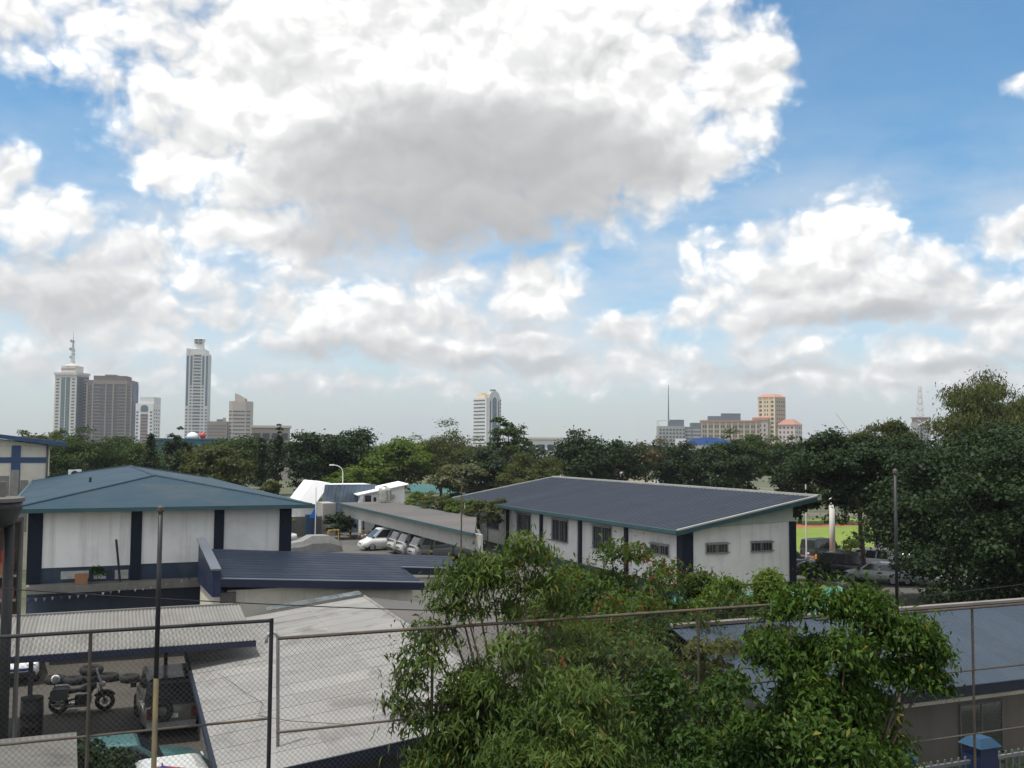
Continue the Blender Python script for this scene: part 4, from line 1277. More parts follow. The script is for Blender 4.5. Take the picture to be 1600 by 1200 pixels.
def parasol():
    t = thing('parasol', 'blue and red parasol beside the white car at the bottom', 'parasol', (2.2, 25.0, 0))
    n = 8
    for k in range(n):
        a0, a1 = 2 * math.pi * k / n, 2 * math.pi * (k + 1) / n
        p = [(0, 0, 1.95), (1.05 * math.cos(a0), 1.05 * math.sin(a0), 1.58), (1.05 * math.cos(a1), 1.05 * math.sin(a1), 1.58)]
        MB().slab(p, .012).build('canopy_panel', M('canvas_blue', (0.03, 0.03, 0.16), 0.8, 0.1, 2.0) if k % 4 else M('canvas_red', (0.35, 0.03, 0.03), 0.8, 0.1, 2.0), t)
    MB().tube([(0, 0, 0), (0, 0, 2.0)], .022, 8).build('pole', galv, t)
    MB().lathe([(.28, 0), (.28, .06), (.05, .1)], 14).build('base', dark_concrete, t)


parasol()


def bunting():
    t = thing('bunting', 'string of small pale pennants along the hipped hall ledge', 'bunting', (0, 46.8, 0))
    pts = sag((-4.4, 0, 3.05), (2.2, 0, 3.05), .18, 10) + sag((2.2, 0, 3.05), (5.2, 0, 3.5), .1, 6)[1:]
    MB().tube(pts, .006, 5).build('string', dark_metal, t)
    P = np.array(pts)
    s = np.r_[0, np.cumsum(np.linalg.norm(np.diff(P, axis=0), axis=1))]
    me = {}
    cols = ((0.38, 0.38, 0.38), (0.03, 0.05, 0.1), (0.3, 0.31, 0.32), (0.15, 0.17, 0.2))
    for k in range(30):
        d = .2 + k * .32
        if d > s[-1]:
            break
        p = [np.interp(d, s, P[:, i]) for i in range(3)]
        c = k % 4
        if c not in me:
            me[c] = MB().add([(-.06, 0, 0), (.06, 0, 0), (0, 0.02, -.15), (-.06, .006, 0), (.06, .006, 0), (0, .026, -.15)], [(0, 2, 1), (3, 4, 5), (0, 1, 4, 3), (1, 2, 5, 4), (2, 0, 3, 5)]).mesh('pennant', M('pennant_%s' % 'abcd'[c], cols[c], 0.7, 0.1, 3.0))
        o = new_obj('pennant', me[c], t)
        o.location = p
        o.rotation_euler = (random.uniform(-.3, .3), 0, random.uniform(-.5, .5))


bunting()

# bits on the ledge of the hipped hall
o = MB().tube([(2.25, 47.5, 3.3), (2.05, 47.7, 5.1)], .05, 6).build('leaning_stick', dark_metal)
tag(o, 'dark stick leaning on the left blank wall panel', 'stick')
o = MB().box(.45, .95, 47.2, 47.5, 3.30, 3.72).build('cardboard_box', M('cardboard', (0.30, 0.15, 0.08), 0.9, 0.15, 2.0))
tag(o, 'orange-brown cardboard box on the hipped hall ledge', 'box')
o = MB().box(6.3, 8.0, 47.25, 47.6, 3.3, 3.42).build('timber_offcut', M('timber_grey', (0.3, 0.29, 0.27), 0.9, 0.2, 2.0))
o.rotation_euler = (0, 0, 0)
tag(o, 'grey timber offcut lying on the ledge by the blue parapet', 'timber')


# ------------------------------------------------------------------ lamps, masts, flags
def street_lamp(x, y, h, label, reach=1.3, side=-1, rz=0.0):
    t = thing('street_lamp', label, 'lamp', (x, y, 0), rz)
    pts = [(0, 0, 0), (0, 0, h - .8)] + [(side * reach * (1 - math.cos(a)), 0, h - .8 + .8 * math.sin(a)) for a in np.linspace(.3, math.pi / 2, 5)]
    MB().tube(pts, [.07, .045] + [.035] * 5, 8).build('post', white_paint, t, True)
    MB().box(side * reach - .45 * (side < 0), side * reach + .45 * (side > 0), -.12, .12, h - .06, h + .08).build('lamp_head', white_paint, t)


street_lamp(27.3, 108.8, 7.0, 'white street lamp over the white house', 1.0, -1)
street_lamp(53.4, 108.3, 6.6, 'white curved street lamp left of the slate blue roof', 1.0, -1)
for x, y, h, lb in ((55.5, 64.5, 5.6, 'thick white pillar nearest the white hall by the field'), (59.0, 63.4, 6.2, 'thick white pillar behind the leaning tree trunk')):
    t = thing('lamp_pillar', lb, 'pillar', (x, y, 0))
    MB().tube([(0, 0, 0), (0, 0, h)], [.24, .2], 14).build('shaft', M('pillar_white', (0.62, 0.61, 0.57), 0.8, 0.08, 1.0, streak=0.2), t, True)
    MB().lathe([(.2, 0), (.32, .1), (.32, .3), (.1, .4)], 14, (0, 0, h)).build('cap', white_paint, t)
t = thing('flag_pole', 'slender white pole at the right corner of the white hall', 'pole', (53.6, 65.3, 0))
MB().tube([(0, 0, 0), (0, 0, 6.8)], [.06, .045], 8).build('shaft', white_paint, t)
MB().lathe([(.02, 0), (.08, .05), (.08, .12), (.01, .17)], 8, (0, 0, 6.8)).build('finial', white_paint, t)
for k, (x, y) in enumerate(((52.9, 65.3), (54.3, 65.0))):
    t = thing('track_bollard', 'small yellow bollard beside the clay track, ' + ('next to the hall corner' if k == 0 else 'next to the white pillar'), 'bollard', (x, y, 0), 0, 'yellow bollards along the clay track')
    MB().lathe([(.09, 0), (.08, .8), (.03, .86)], 10).build('post', yellow_paint, t)
    MB().lathe([(.16, 0), (.16, .05), (.1, .06)], 10).build('foot', black_paint, t)
t = thing('steel_mast', 'thin dark mast rising in front of the vehicle shed', 'mast', (24.6, 65.3, 0))
MB().tube([(0, 0, 0), (0, 0, 7.2)], [.07, .04], 8).build('shaft', rust_metal, t)
MB().box(-.35, .35, -.03, .03, 6.9, 6.96).build('cross_arm', rust_metal, t)
t = thing('blue_flag', 'small bright blue flag hanging from a white staff by the vehicle shed', 'flag', (22.2, 100.0, 0))
MB().tube([(0.25, 0, 0), (0.25, 0, 5.0)], .05, 8).build('staff', white_paint, t)
MB().hexa([(-.45, -.2, 2.1), (.2, -.02, 2.0), (.2, .0, 2.0), (-.45, -.17, 2.1)], [(-.1, -.1, 2.6), (.2, -.02, 3.1), (.2, 0, 3.1), (-.1, -.07, 2.6)]).build('cloth', M('flag_blue', (0.02, 0.16, 0.6), 0.8, 0.1, 2.0), t)
t = thing('blue_cabinet', 'blue metal cabinet beside the concrete pier of the shed', 'cabinet', (22.3, 101.4, 0))
MB().box(-.5, .5, -.4, .4, .1, 2.3).build('body', M('cabinet_blue', (0.02, 0.05, 0.10), 0.5, 0.15, 1.0), t)
MB().box(-.46, -.02, -.43, -.402, .15, 2.25).build('door', MATS['cabinet_blue'], t)
MB().box(.02, .46, -.43, -.402, .15, 2.25).build('door', MATS['cabinet_blue'], t)
o = MB().box(20.6, 23.7, 102.6, 102.9, 0, 2.0).build('screen_wall', dark_concrete)
tag(o, 'stained grey screen wall beside the blue cabinet', 'wall')
t = thing('covered_car', 'car under a grey tarpaulin in front of the vehicle shed', 'car', (19.6, 88.2, 0), R(185))
loft(MB(), [[(x, y * w, z * h) for y, z in ((-1, .02), (1, .02), (1, .55), (.8, 1), (-.8, 1), (-1, .55))] for x, w, h in ((-2.4, .8, .6), (-2.1, .95, .95), (-1.2, .95, 1.4), (.3, .95, 1.42), (1.1, .95, 1.0), (2.2, .93, .85), (2.4, .8, .5))]).build('tarpaulin', M('tarpaulin', (0.22, 0.22, 0.21), 0.8, 0.2, 2.0, 0.4), t)
o = MB().box(21.2, 23.4, 94.6, 95.2, .2, .34).build('white_board', white_paint)
tag(o, 'white board lying flat on the parking lot', 'board')
o = MB().tube([(22.9, 96.5, 0), (22.9, 96.5, 1.1), (23.9, 96.5, 1.1), (23.9, 96.5, 0)], .06, 8).build('yellow_barrier', yellow_paint)
tag(o, 'yellow hoop barrier at the far end of the vehicle shed', 'barrier')

# ------------------------------------------------------------------ trees
L_MID = leaf_mat('leaf_mid', (0.013, 0.028, 0.007), (0.066, 0.108, 0.022), trans=0.25)
L_DARK = leaf_mat('leaf_dark', (0.007, 0.017, 0.006), (0.034, 0.062, 0.016), trans=0.18)
L_OLIVE = leaf_mat('leaf_olive', (0.030, 0.042, 0.013), (0.105, 0.125, 0.035))
L_BRIGHT = leaf_mat('leaf_bright', (0.04, 0.075, 0.012), (0.13, 0.19, 0.03), trans=0.4)
L_PALE = leaf_mat('leaf_pale', (0.05, 0.065, 0.03), (0.17, 0.18, 0.09))
L_NEAR = leaf_mat('leaf_near', (0.017, 0.040, 0.009), (0.118, 0.175, 0.034), (0.16, 0.13, 0.03), 0.04, trans=0.3)
L_NEAR2 = leaf_mat('leaf_near_broad', (0.009, 0.030, 0.006), (0.09, 0.165, 0.022), (0.18, 0.17, 0.03), 0.04, trans=0.3)
L_CROTON = leaf_mat('leaf_croton', (0.018, 0.04, 0.01), (0.09, 0.14, 0.026), (0.16, 0.035, 0.018), 0.09, trans=0.35)
L_BROWN = leaf_mat('leaf_brownish', (0.05, 0.045, 0.025), (0.13, 0.11, 0.06))


def unit(a):
    return a / np.maximum(np.linalg.norm(a, axis=1, keepdims=True), 1e-9)


def leaf_verts(g, c, out, ln, wd, droop=0.0, flat=0.5):
    """one bent four-cornered leaf per centre; out = outward direction of its clump"""
    n = len(c)
    nrm = unit(out * flat + np.array([0, 0, 0.55]) + g.normal(0, .45, (n, 3)))
    ax = unit(np.cross(nrm, g.normal(0, 1, (n, 3))) + np.array([0, 0, -droop]) + out * .25)
    nrm = unit(nrm - ax * np.sum(nrm * ax, axis=1, keepdims=True))
    sd = np.cross(nrm, ax)
    s = g.uniform(.4, 1.5, (n, 1))
    L = ln * s
    W = wd * s * .5
    base = c - ax * L * .5
    mid = c + nrm * L * .07
    tip = c + ax * L * .5 - np.array([0, 0, 1]) * L * .12 * (1 + droop)
    V = np.stack([base, mid + sd * W, tip, mid - sd * W], axis=1)
    return V.reshape(-1, 3)


def crown_clumps(g, K, rx, rz, z0, lobes=0.25, shell=0.45, top_bias=0.0, shape='round', up=.72):
    d = unit(g.normal(0, 1, (K, 3)))
    d[:, 2] = np.abs(d[:, 2]) * np.where(g.random(K) < up, 1, -1)
    ph = g.uniform(0, 6.28, 4)
    a = np.arctan2(d[:, 1], d[:, 0])
    lob = 1 + lobes * (np.sin(2 * a + ph[0]) * .4 + np.sin(3 * a + ph[1] + 2 * d[:, 2]) * .5 + np.sin(5 * a + ph[2]) * .3) + g.normal(0, lobes * .35, K)
    r = (shell + (1 - shell) * g.random(K) ** .6) * lob
    P = d * r[:, None]
    if shape == 'cone':
        P[:, :2] *= (1.05 - .5 * (P[:, 2:3] + 1))
    if shape == 'umbrella':
        P[:, 2] = P[:, 2] * .5 + .35 - .35 * (P[:, 0] ** 2 + P[:, 1] ** 2)
    P = P * np.array([rx, rx, rz]) + np.array([0, 0, z0])
    return P


def tree(name, label, loc, h, cw, ch, mat=None, K=38, n=5000, leaf=(.34, .24), seed=1, shell=.45, lobes=.28, rc=.30, shape='round', droop=.1, group=None, barkm=None, trunk_r=None, cat='tree', squash=.62, lean=(0, 0), limbs=9, clumps=None, up=.72):
    """h total height, cw crown width, ch crown height"""
    g = np.random.default_rng(seed)
    t = thing(name, label, cat, loc, 0.0, group)
    rx, rz = cw / 2 * .80, ch / 2 * .84
    zc = h - ch / 2
    P = crown_clumps(g, K, rx, rz, zc, lobes, shell, shape=shape, up=up)
    P[:, 0] += lean[0]
    P[:, 1] += lean[1]
    if clumps is not None:
        P = np.vstack([P, np.array(clumps, float)])
    K = len(P)
    R_ = g.uniform(.7, 1.25, K) * rc * min(cw, ch * 1.2) / 2
    if shape == 'cone':
        R_ *= .55 + .6 * np.clip((h - P[:, 2]) / ch, 0, 1)
    wts = R_ ** 2 / np.sum(R_ ** 2)
    idx = g.choice(K, n, p=wts)
    d = unit(g.normal(0, 1, (n, 3)))
    d[:, 2] = np.where(d[:, 2] < -.25, -d[:, 2], d[:, 2])
    rr = g.random((n, 1)) ** .45 * np.where(g.random((n, 1)) < .22, g.uniform(1.0, 1.75, (n, 1)), 1.0)
    c = P[idx] + d * rr * R_[idx][:, None] * np.array([1.12, 1.12, squash * 1.15])
    out = unit(.6 * d + .4 * unit(c - np.array([lean[0], lean[1], zc])))
    V = leaf_verts(g, c, out, leaf[0], leaf[1], droop)
    new_obj('crown', big_mesh('crown', V, 4, mat), t)
    # trunk and limbs
    tr = trunk_r or max(.05, h * .018)
    mb = MB()
    top = Vector((lean[0] * .8, lean[1] * .8, zc))
    fork = Vector((lean[0] * .3, lean[1] * .3, max(h - ch * .95, h * .22)))
    mb.tube([(0, 0, 0), (lean[0] * .1, lean[1] * .1, fork.z * .5), fork, fork.lerp(top, .6), top + Vector((0, 0, ch * .2))], [tr * 1.35, tr * 1.05, tr * .9, tr * .5, tr * .15], 8)
    for i in g.choice(K, min(limbs, K), replace=False):
        q = Vector(P[i])
        s = fork.lerp(top, g.uniform(0, .6))
        m = s.lerp(q, .5) + Vector((0, 0, .06 * (q - s).length))
        mb.tube([s, m, q], [tr * .5, tr * .3, tr * .1], 6)
    mb.build('trunk', barkm or bark, t, True)
    return t


BG = 'trees along the far side of the camp'
bgt = [  # label, x, y, height, crown width, crown height, leaf material, kind
    ('wispy sparse tree behind the cream building roof', -2.6, 137, 11.2, 6, 5.5, L_OLIVE, 'airy'),
    ('broad dull green tree behind the hipped roof, left half of the mass', 1.6, 135, 10.6, 10.5, 8.2, L_MID, 'fine'),
    ('broad dull green tree in front of the brown tower block', 7.4, 137, 10.3, 10, 8.0, L_MID, 'fine'),
    ('narrow conifer in front of the white and pink block', 8.6, 122, 11.2, 2.6, 8.5, L_DARK, 'cone'),
    ('shorter dark conifer right of the blue distant roof edge', 11.8, 126, 9.0, 4.0, 7.0, L_DARK, 'cone'),
    ('dark palm-like tree below the white dome', 13.2, 140, 11.0, 4.4, 6, L_DARK, 'airy'),
    ('yellow-green tree in front of the tall white tower', 15.4, 124, 9.3, 9.0, 6.5, L_OLIVE, 'broad'),
    ('yellow-green tree below the beige finned tower', 18.9, 131, 10.4, 9.0, 7.5, L_MID, 'broad'),
    ('slim cypress, shorter of the pair beside the beige tower', 21.4, 125, 11.0, 2.4, 9.0, L_DARK, 'cone'),
    ('slim cypress, taller of the pair beside the beige tower', 23.6, 126, 12.4, 2.5, 10.5, L_DARK, 'cone'),
    ('small round yellow-green bush tree under the cypresses', 20.7, 116, 5.4, 2.4, 3.8, L_OLIVE, 'broad'),
    ('large dark clumpy tree right of the cypresses', 27.2, 122, 11.6, 9.5, 9.5, L_DARK, 'broad'),
    ('dark tree behind the white house with a lamp before it', 31.2, 124, 10.2, 7.5, 8.0, L_DARK, 'broad'),
    ('bright green bushy tree just behind the white house', 30.0, 116, 6.8, 7.0, 4.6, L_BRIGHT, 'broad'),
    ('dark tree with ragged top between the lamp and the bright tree', 34.4, 132, 11.2, 8.0, 8.0, L_DARK, 'broad'),
    ('bright mid green tree left of the large rounded tree', 37.4, 121, 10.6, 9.5, 8.6, L_BRIGHT, 'broad'),
    ('large rounded olive tree in the middle of the tree line', 43.2, 122, 11.6, 11.5, 9.0, L_OLIVE, 'fine'),
    ('pale dry-leaved tree in front of the large rounded tree', 41.6, 112, 7.6, 6.0, 6.0, L_PALE, 'broad'),
    ('dark tree to the right of the pale dry-leaved one', 45.6, 113, 8.6, 6.5, 7.5, L_DARK, 'broad'),
    ('airy upright tree in front of the curved white tower', 50.2, 117, 13.0, 6.6, 6.5, L_MID, 'airy'),
    ('wide olive tree with pale branches left of the slate roof', 49.0, 108, 8.2, 8.5, 6.2, L_OLIVE, 'fine'),
    ('dark spreading tree just left of the slate roof ridge', 56.6, 111, 11.0, 9.0, 8.5, L_DARK, 'broad'),
    ('dark flat-topped tree behind the slate roof ridge', 62.4, 112, 10.2, 9.5, 8.2, L_DARK, 'broad'),
    ('brownish thin tree below the tall mast', 66.9, 112, 10.0, 7.5, 6.0, L_BROWN, 'airy'),
    ('dark tree below the blue domed roof', 70.6, 110, 9.6, 8.0, 8.0, L_DARK, 'broad'),
    ('dark bluish tree right of the blue domed roof', 75.4, 107, 10.5, 8.5, 8.6, L_DARK, 'broad'),
    ('lighter feathery tree below the yellow tower', 79.6, 108, 11.3, 9.0, 6.5, L_MID, 'fine'),
    ('dark tree at the right end of the slate roof ridge', 82.0, 101, 10.0, 8.0, 8.8, L_DARK, 'broad'),
    ('dark tree behind the right end of the white hall', 87.2, 99, 9.4, 7.5, 8.2, L_DARK, 'broad'),
]
for i, (lb, x, y, h, cw, ch, m, k) in enumerate(bgt):
    kw = dict(broad=dict(K=64, n=12000, leaf=(.32, .23), rc=.27, shell=.35, up=.62), fine=dict(K=90, n=16000, leaf=(.26, .14), rc=.23, droop=.3, shell=.35, up=.62), airy=dict(K=34, n=3600, leaf=(.30, .21), rc=.22, shell=.3, lobes=.35),
              cone=dict(K=34, n=4200, leaf=(.26, .16), rc=.42, shape='cone', lobes=.1, shell=.2))[k]
    tree('conifer' if k == 'cone' else 'tree', lb, (x, y, 0), h, cw, ch, m, seed=100 + i, group=BG, limbs=7, **kw)

# second row that closes the gaps
rowlabels = ['behind the cream building', 'behind the hipped roof peak', 'under the tall white tower', 'under the beige finned tower', 'behind the cypress pair', 'behind the white house', 'behind the large rounded tree', 'under the curved white tower',
             'right of the airy upright tree', 'behind the slate roof ridge', 'under the grey flat blocks', 'under the orange-roofed blocks', 'under the yellow tower', 'right of the orange-roofed blocks', 'under the building cranes', 'behind the right trees']
for i, lb in enumerate(rowlabels):
    az = -4.5 + i * 3.55
    d = 185 + 14 * math.sin(i * 2.3)
    h = 10.2 + .8 * math.sin(i * 1.7) - (.9 if i in (7, 8) else 0)
    tree('tree', 'far low dark tree ' + lb, (d * math.sin(R(az)), d * math.cos(R(az)), 0), h, 14, 9.4, L_DARK if i % 3 else L_MID, K=60, n=6500, leaf=(.5, .36), seed=300 + i, group='second row of far trees', rc=.25, limbs=4)

# far-off woods that read as one mass
g = np.random.default_rng(5)
n = 9000
az = np.radians(g.uniform(-14, 62, n))
dd = g.uniform(330, 900, n)
hh = 6.2 + 2.6 * np.sin(az * 23) * np.cos(az * 61 + dd * .01) + g.uniform(-1, 1, n)
c = np.stack([dd * np.sin(az), dd * np.cos(az), hh * g.random(n) ** .5], 1)
V = leaf_verts(g, c, np.tile(np.array([[0, -1.0, .3]]), (n, 1)), 5.0, 3.6)
o = new_obj('distant_woods', big_mesh('distant_woods', V, 4, L_DARK))
tag(o, 'distant band of low trees before the skyline', 'woods', None, 'stuff')

# the large trees on the right
RG = 'large trees on the right'
tree('tree', 'slender tree with bent trunk in front of the green field', (50.8, 55.8, 0), 10.4, 11.5, 5.4, L_DARK, K=130, n=52000, leaf=(.22, .15), seed=501, group=RG, trunk_r=.13, lean=(-1.2, .5), rc=.26, up=.6, shell=.3, clumps=[(-4.6, 1.8, 5.0), (-4.0, 1.4, 5.3), (-3.2, 1.6, 5.1), (-5.0, 1.9, 4.5)])
tree('tree', 'dense dark tree hanging low over the parked cars', (48.3, 45.6, 0), 9.9, 10.6, 9.5, L_DARK, K=130, n=52000, leaf=(.21, .15), seed=502, group=RG, rc=.25, up=.5, shell=.4)
tree('tree', 'dense green tree at the right edge with yellowish leaves', (42.6, 36.2, 0), 9.6, 9.0, 9.2, L_DARK, K=120, n=46000, leaf=(.19, .13), seed=503, group=RG, rc=.25, up=.5, shell=.4)
tree('tree', 'mid green tree between the slender and the feathery tree', (57.4, 57.6, 0), 10.4, 11, 8.4, L_DARK, K=90, n=26000, leaf=(.24, .16), seed=504, group=RG, rc=.25, up=.6, shell=.35)
tree('tree', 'tall feathery tree rising above all others on the right', (70.5, 62.0, 0), 15.6, 11.5, 10.5, L_OLIVE, K=120, n=42000, leaf=(.30, .085), seed=505, group=RG, rc=.22, droop=.9, barkm=pale_bark, lobes=.35, up=.65, shell=.3)
tree('tree', 'smaller feathery tree in front of the lattice mast tower', (67.0, 70.0, 0), 12.3, 5.8, 6.4, L_OLIVE, K=50, n=14000, leaf=(.28, .09), seed=506, group=RG, rc=.27, droop=.8, shell=.3)
tree('tree', 'dark green tree under the building cranes', (61.5, 68.0, 0), 9.8, 10.0, 7.0, L_MID, K=80, n=20000, leaf=(.26, .17), seed=507, group=RG, rc=.25, up=.6, shell=.35)
tree('tree', 'dark tree closing the right edge behind the low building', (53.0, 44.5, 0), 10.6, 10.5, 10.0, L_DARK, K=110, n=34000, leaf=(.23, .16), seed=508, group=RG, rc=.25, up=.5, shell=.4)
tree('tree', 'broad dark tree filling the gap behind the dense right trees', (63.0, 54.0, 0), 11.4, 11, 10.0, L_DARK, K=100, n=28000, leaf=(.27, .18), seed=509, group=RG, rc=.25, up=.55, shell=.4)

# the trees in front, growing against the fence
NG = 'leafy trees against the fence'
tree('tree', 'large narrow-leaved tree in front of the cement roof', (6.65, 14.5, 0), 7.0, 4.2, 6.0, L_NEAR, K=130, n=78000, leaf=(.125, .030), seed=611, group=NG, rc=.185, droop=.75, squash=.8, trunk_r=.10, shell=.35, up=.6, lobes=.24, limbs=90,
     clumps=[(-1.15, .8, 6.7), (-.95, .8, 6.95), (-.65, .8, 7.1), (-1.35, .8, 6.2), (-.8, .7, 6.6), (-.5, .8, 7.2), (.0, .9, 7.3), (.2, .8, 7.6), (.5, .9, 7.35), (-.3, .9, 7.0), (.75, .8, 6.95), (.3, .8, 6.9), (.9, .7, 6.6), (-.1, .8, 6.6), (-1.75, .7, 5.6), (-1.95, .7, 5.3), (-1.6, .6, 5.9), (-1.55, .7, 5.0), (-1.3, .5, 4.6)])
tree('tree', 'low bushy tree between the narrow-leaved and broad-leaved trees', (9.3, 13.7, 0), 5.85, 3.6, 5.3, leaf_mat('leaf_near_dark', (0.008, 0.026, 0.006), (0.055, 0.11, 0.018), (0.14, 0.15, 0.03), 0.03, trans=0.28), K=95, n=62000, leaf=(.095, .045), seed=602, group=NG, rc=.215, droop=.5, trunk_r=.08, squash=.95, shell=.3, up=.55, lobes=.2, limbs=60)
tree('tree', 'large broad-leaved tree in front of the steel blue roof', (11.25, 13.2, 0), 7.15, 3.5, 6.6, L_NEAR2, K=95, n=70000, leaf=(.105, .046), seed=617, group=NG, rc=.205, droop=.7, trunk_r=.10, squash=1.0, shell=.35, up=.55, lobes=.36, limbs=90,
     clumps=[(1.3, -.2, 6.05), (1.55, -.3, 6.15), (1.8, -.3, 6.0), (1.95, -.3, 5.8), (1.3, -.2, 5.55), (1.6, -.3, 5.45), (1.9, -.3, 5.35), (1.0, -.1, 6.1), (-.55, .3, 6.6), (1.2, .2, 4.6), (1.3, .1, 4.2), (1.0, .1, 4.9), (-1.0, .2, 5.9), (-.2, .3, 6.7), (.5, .2, 6.6)])
tree('tree', 'pointed leafy treetop in front of the white gable wall', (17.6, 23.0, 0), 6.5, 1.9, 3.2, L_BRIGHT, K=26, n=14000, leaf=(.11, .05), seed=604, group=NG, rc=.5, shape='cone', trunk_r=.06, droop=.4,
     clumps=[(-.9, .1, 5.5), (-1.3, .1, 5.6), (-1.7, .1, 5.4), (-2.0, .1, 5.1)])
tree('shrub', 'tall shrub with red-flushed leaves before the white hall', (17.4, 32.0, 0), 4.9, 6.6, 4.6, L_CROTON, K=110, n=42000, leaf=(.20, .085), seed=605, cat='shrub', rc=.25, droop=.6, trunk_r=.07, up=.55, squash=.9,
     clumps=[(.4, 0, 5.3), (1.5, .2, 5.2), (2.6, 0, 4.6)])
tree('shrub', 'red and green shrub beside the turquoise shelter', (21.2, 30.6, 0), 4.6, 3.2, 4.0, L_CROTON, K=60, n=20000, leaf=(.19, .08), seed=606, cat='shrub', rc=.28, droop=.6, trunk_r=.05, up=.55, squash=.9)
tree('shrub', 'tall mixed shrub behind the fence rail left of the steel blue roof', (12.2, 22.6, 0), 5.3, 4.4, 4.6, L_CROTON, K=80, n=36000, leaf=(.15, .06), seed=631, cat='shrub', rc=.27, droop=.6, trunk_r=.06, up=.55, squash=.9)
tree('shrub', 'dark mixed shrub reaching to the turquoise shelter', (15.6, 26.4, 0), 4.9, 4.2, 4.4, L_CROTON, K=70, n=28000, leaf=(.16, .065), seed=632, cat='shrub', rc=.27, droop=.6, trunk_r=.06, up=.55, squash=.9)
tree('shrub', 'yellowish shrub beside the weathered fence post', (13.6, 20.2, 0), 4.7, 2.2, 2.8, leaf_mat('leaf_yellow', (0.035, 0.05, 0.012), (0.12, 0.13, 0.03)), K=24, n=5000, leaf=(.15, .06), seed=607, cat='shrub', rc=.3, droop=.6, trunk_r=.04)
tree('shrub', 'small dark bush at the bottom beside the concrete hut', (.75, 27.2, 0), 2.0, 2.0, 1.7, L_DARK, K=26, n=5000, leaf=(.12, .06), seed=608, cat='bush', rc=.33, trunk_r=.04)
tree('shrub', 'small wild plant growing on the hipped hall ledge', (1.35, 47.4, 3.28), .75, .8, .7, L_DARK, K=12, n=700, leaf=(.13, .05), seed=609, cat='plant', rc=.4, trunk_r=.015, limbs=5)
tree('shrub', 'dark potted shrub under the far end of the vehicle shed', (24.6, 99.0, 0), 2.6, 3.8, 2.2, L_DARK, K=26, n=2600, leaf=(.25, .16), seed=610, cat='shrub', rc=.33, trunk_r=.05)
tree('shrub', 'yellow-green plant left of the blue flag staff', (19.5, 103.0, 0), 2.4, 3.0, 2.0, L_BRIGHT, K=22, n=1800, leaf=(.26, .16), seed=611, cat='shrub', rc=.33, trunk_r=.05)
tree('shrub', 'dark bush at the foot of the white hall corner', (45.6, 54.5, 0), 1.7, 4.0, 1.6, L_DARK, K=26, n=3500, leaf=(.2, .13), seed=612, cat='bush', rc=.33, trunk_r=.04)
tree('shrub', 'round ornamental bush beside the clay track', (58.6, 66.0, 0), 1.9, 1.9, 1.5, L_BRIGHT, K=16, n=1500, leaf=(.18, .1), seed=613, cat='bush', rc=.4, trunk_r=.04)
for k, (x, y, lb) in enumerate(((32.0, 97.5, 'hedge clump behind the water tank'), (32.2, 91.5, 'hedge clump in the middle behind the shed roof'), (32.3, 85.5, 'hedge clump behind the shed roof near the hall'), (32.3, 79.5, 'hedge clump closest to the white hall corner'))):
    tree('hedge_shrub', 'yellow-green ' + lb, (x, y, 0), 4.5 + .3 * (k % 2), 4.6, 2.4, L_BRIGHT if k % 2 == 0 else L_OLIVE, K=32, n=3000, leaf=(.22, .13), seed=620 + k, group='hedge behind the vehicle shed', cat='hedge', rc=.26, trunk_r=.05)
# undergrowth added along the inside of the wall to darken the ground
g = np.random.default_rng(9)
n = 16000
c = np.stack([g.uniform(6.2, 24, n), g.uniform(16.3, 19.5, n), 1.6 * g.random(n) ** .8], 1)
V = leaf_verts(g, c, np.tile(np.array([[0, -.4, .8]]), (n, 1)), .2, .07)
o = new_obj('undergrowth', big_mesh('undergrowth', V, 4, L_DARK))
tag(o, 'added dark undergrowth along the inside of the perimeter wall', 'undergrowth', None, 'stuff')

# ------------------------------------------------------------------ skyline
UNIT = {}


def unit_box(mat):
    if mat.name not in UNIT:
        UNIT[mat.name] = MB().box(-.5, .5, -.5, .5, -.5, .5).mesh('pane', mat)
    return UNIT[mat.name]


class Tower:
    def __init__(self, name, label, x, y, turn, cat='tower'):
        az = math.atan2(x, y)
        self.t = thing(name, label, cat, (x, y, 0), -az - R(turn))

    def box(self, name, x0, x1, y0, y1, z0, z1, mat):
        return MB().box(x0, x1, y0, y1, z0, z1).build(name, mat, self.t)

    def pane(self, face, pos, u, z, w, h, mat, name='window', d=.3):
        """a window on the front (face 'f', plane y=pos) or the right side (face 'r', plane x=pos)"""
        o = new_obj(name, unit_box(mat), self.t)
        if face == 'f':
            o.location = (u, pos, z)
            o.scale = (w, d, h)
        else:
            o.location = (pos, u, z)
            o.scale = (d, w, h)
        return o


T_CREAM = M('tower_cream', (0.50, 0.48, 0.44), 0.8, 0.05, 0.05)
T_BROWN = M('tower_brown', (0.15, 0.12, 0.105), 0.8, 0.06, 0.05)
T_BROWN2 = M('tower_brown_rib', (0.24, 0.205, 0.18), 0.8, 0.06, 0.05)
T_WHITE = M('tower_white', (0.62, 0.62, 0.61), 0.7, 0.05, 0.05)
T_PINK = M('tower_pink', (0.30, 0.21, 0.20), 0.8, 0.05, 0.05)
T_BEIGE = M('tower_beige', (0.40, 0.35, 0.31), 0.8, 0.05, 0.05)
T_GREY = M('tower_grey', (0.30, 0.295, 0.29), 0.8, 0.05, 0.05)
T_SLATE = M('tower_slate', (0.12, 0.15, 0.18), 0.7, 0.05, 0.05)
T_YELLOW = M('tower_yellow', (0.74, 0.62, 0.42), 0.8, 0.05, 0.05)
T_OCHRE = M('tower_ochre', (0.42, 0.34, 0.24), 0.8, 0.05, 0.05)
T_ORANGE = M('tower_roof_orange', (0.42, 0.20, 0.14), 0.8, 0.06, 0.05)
T_NAVY = M('tower_navy', (0.05, 0.07, 0.13), 0.6, 0.08, 0.05)

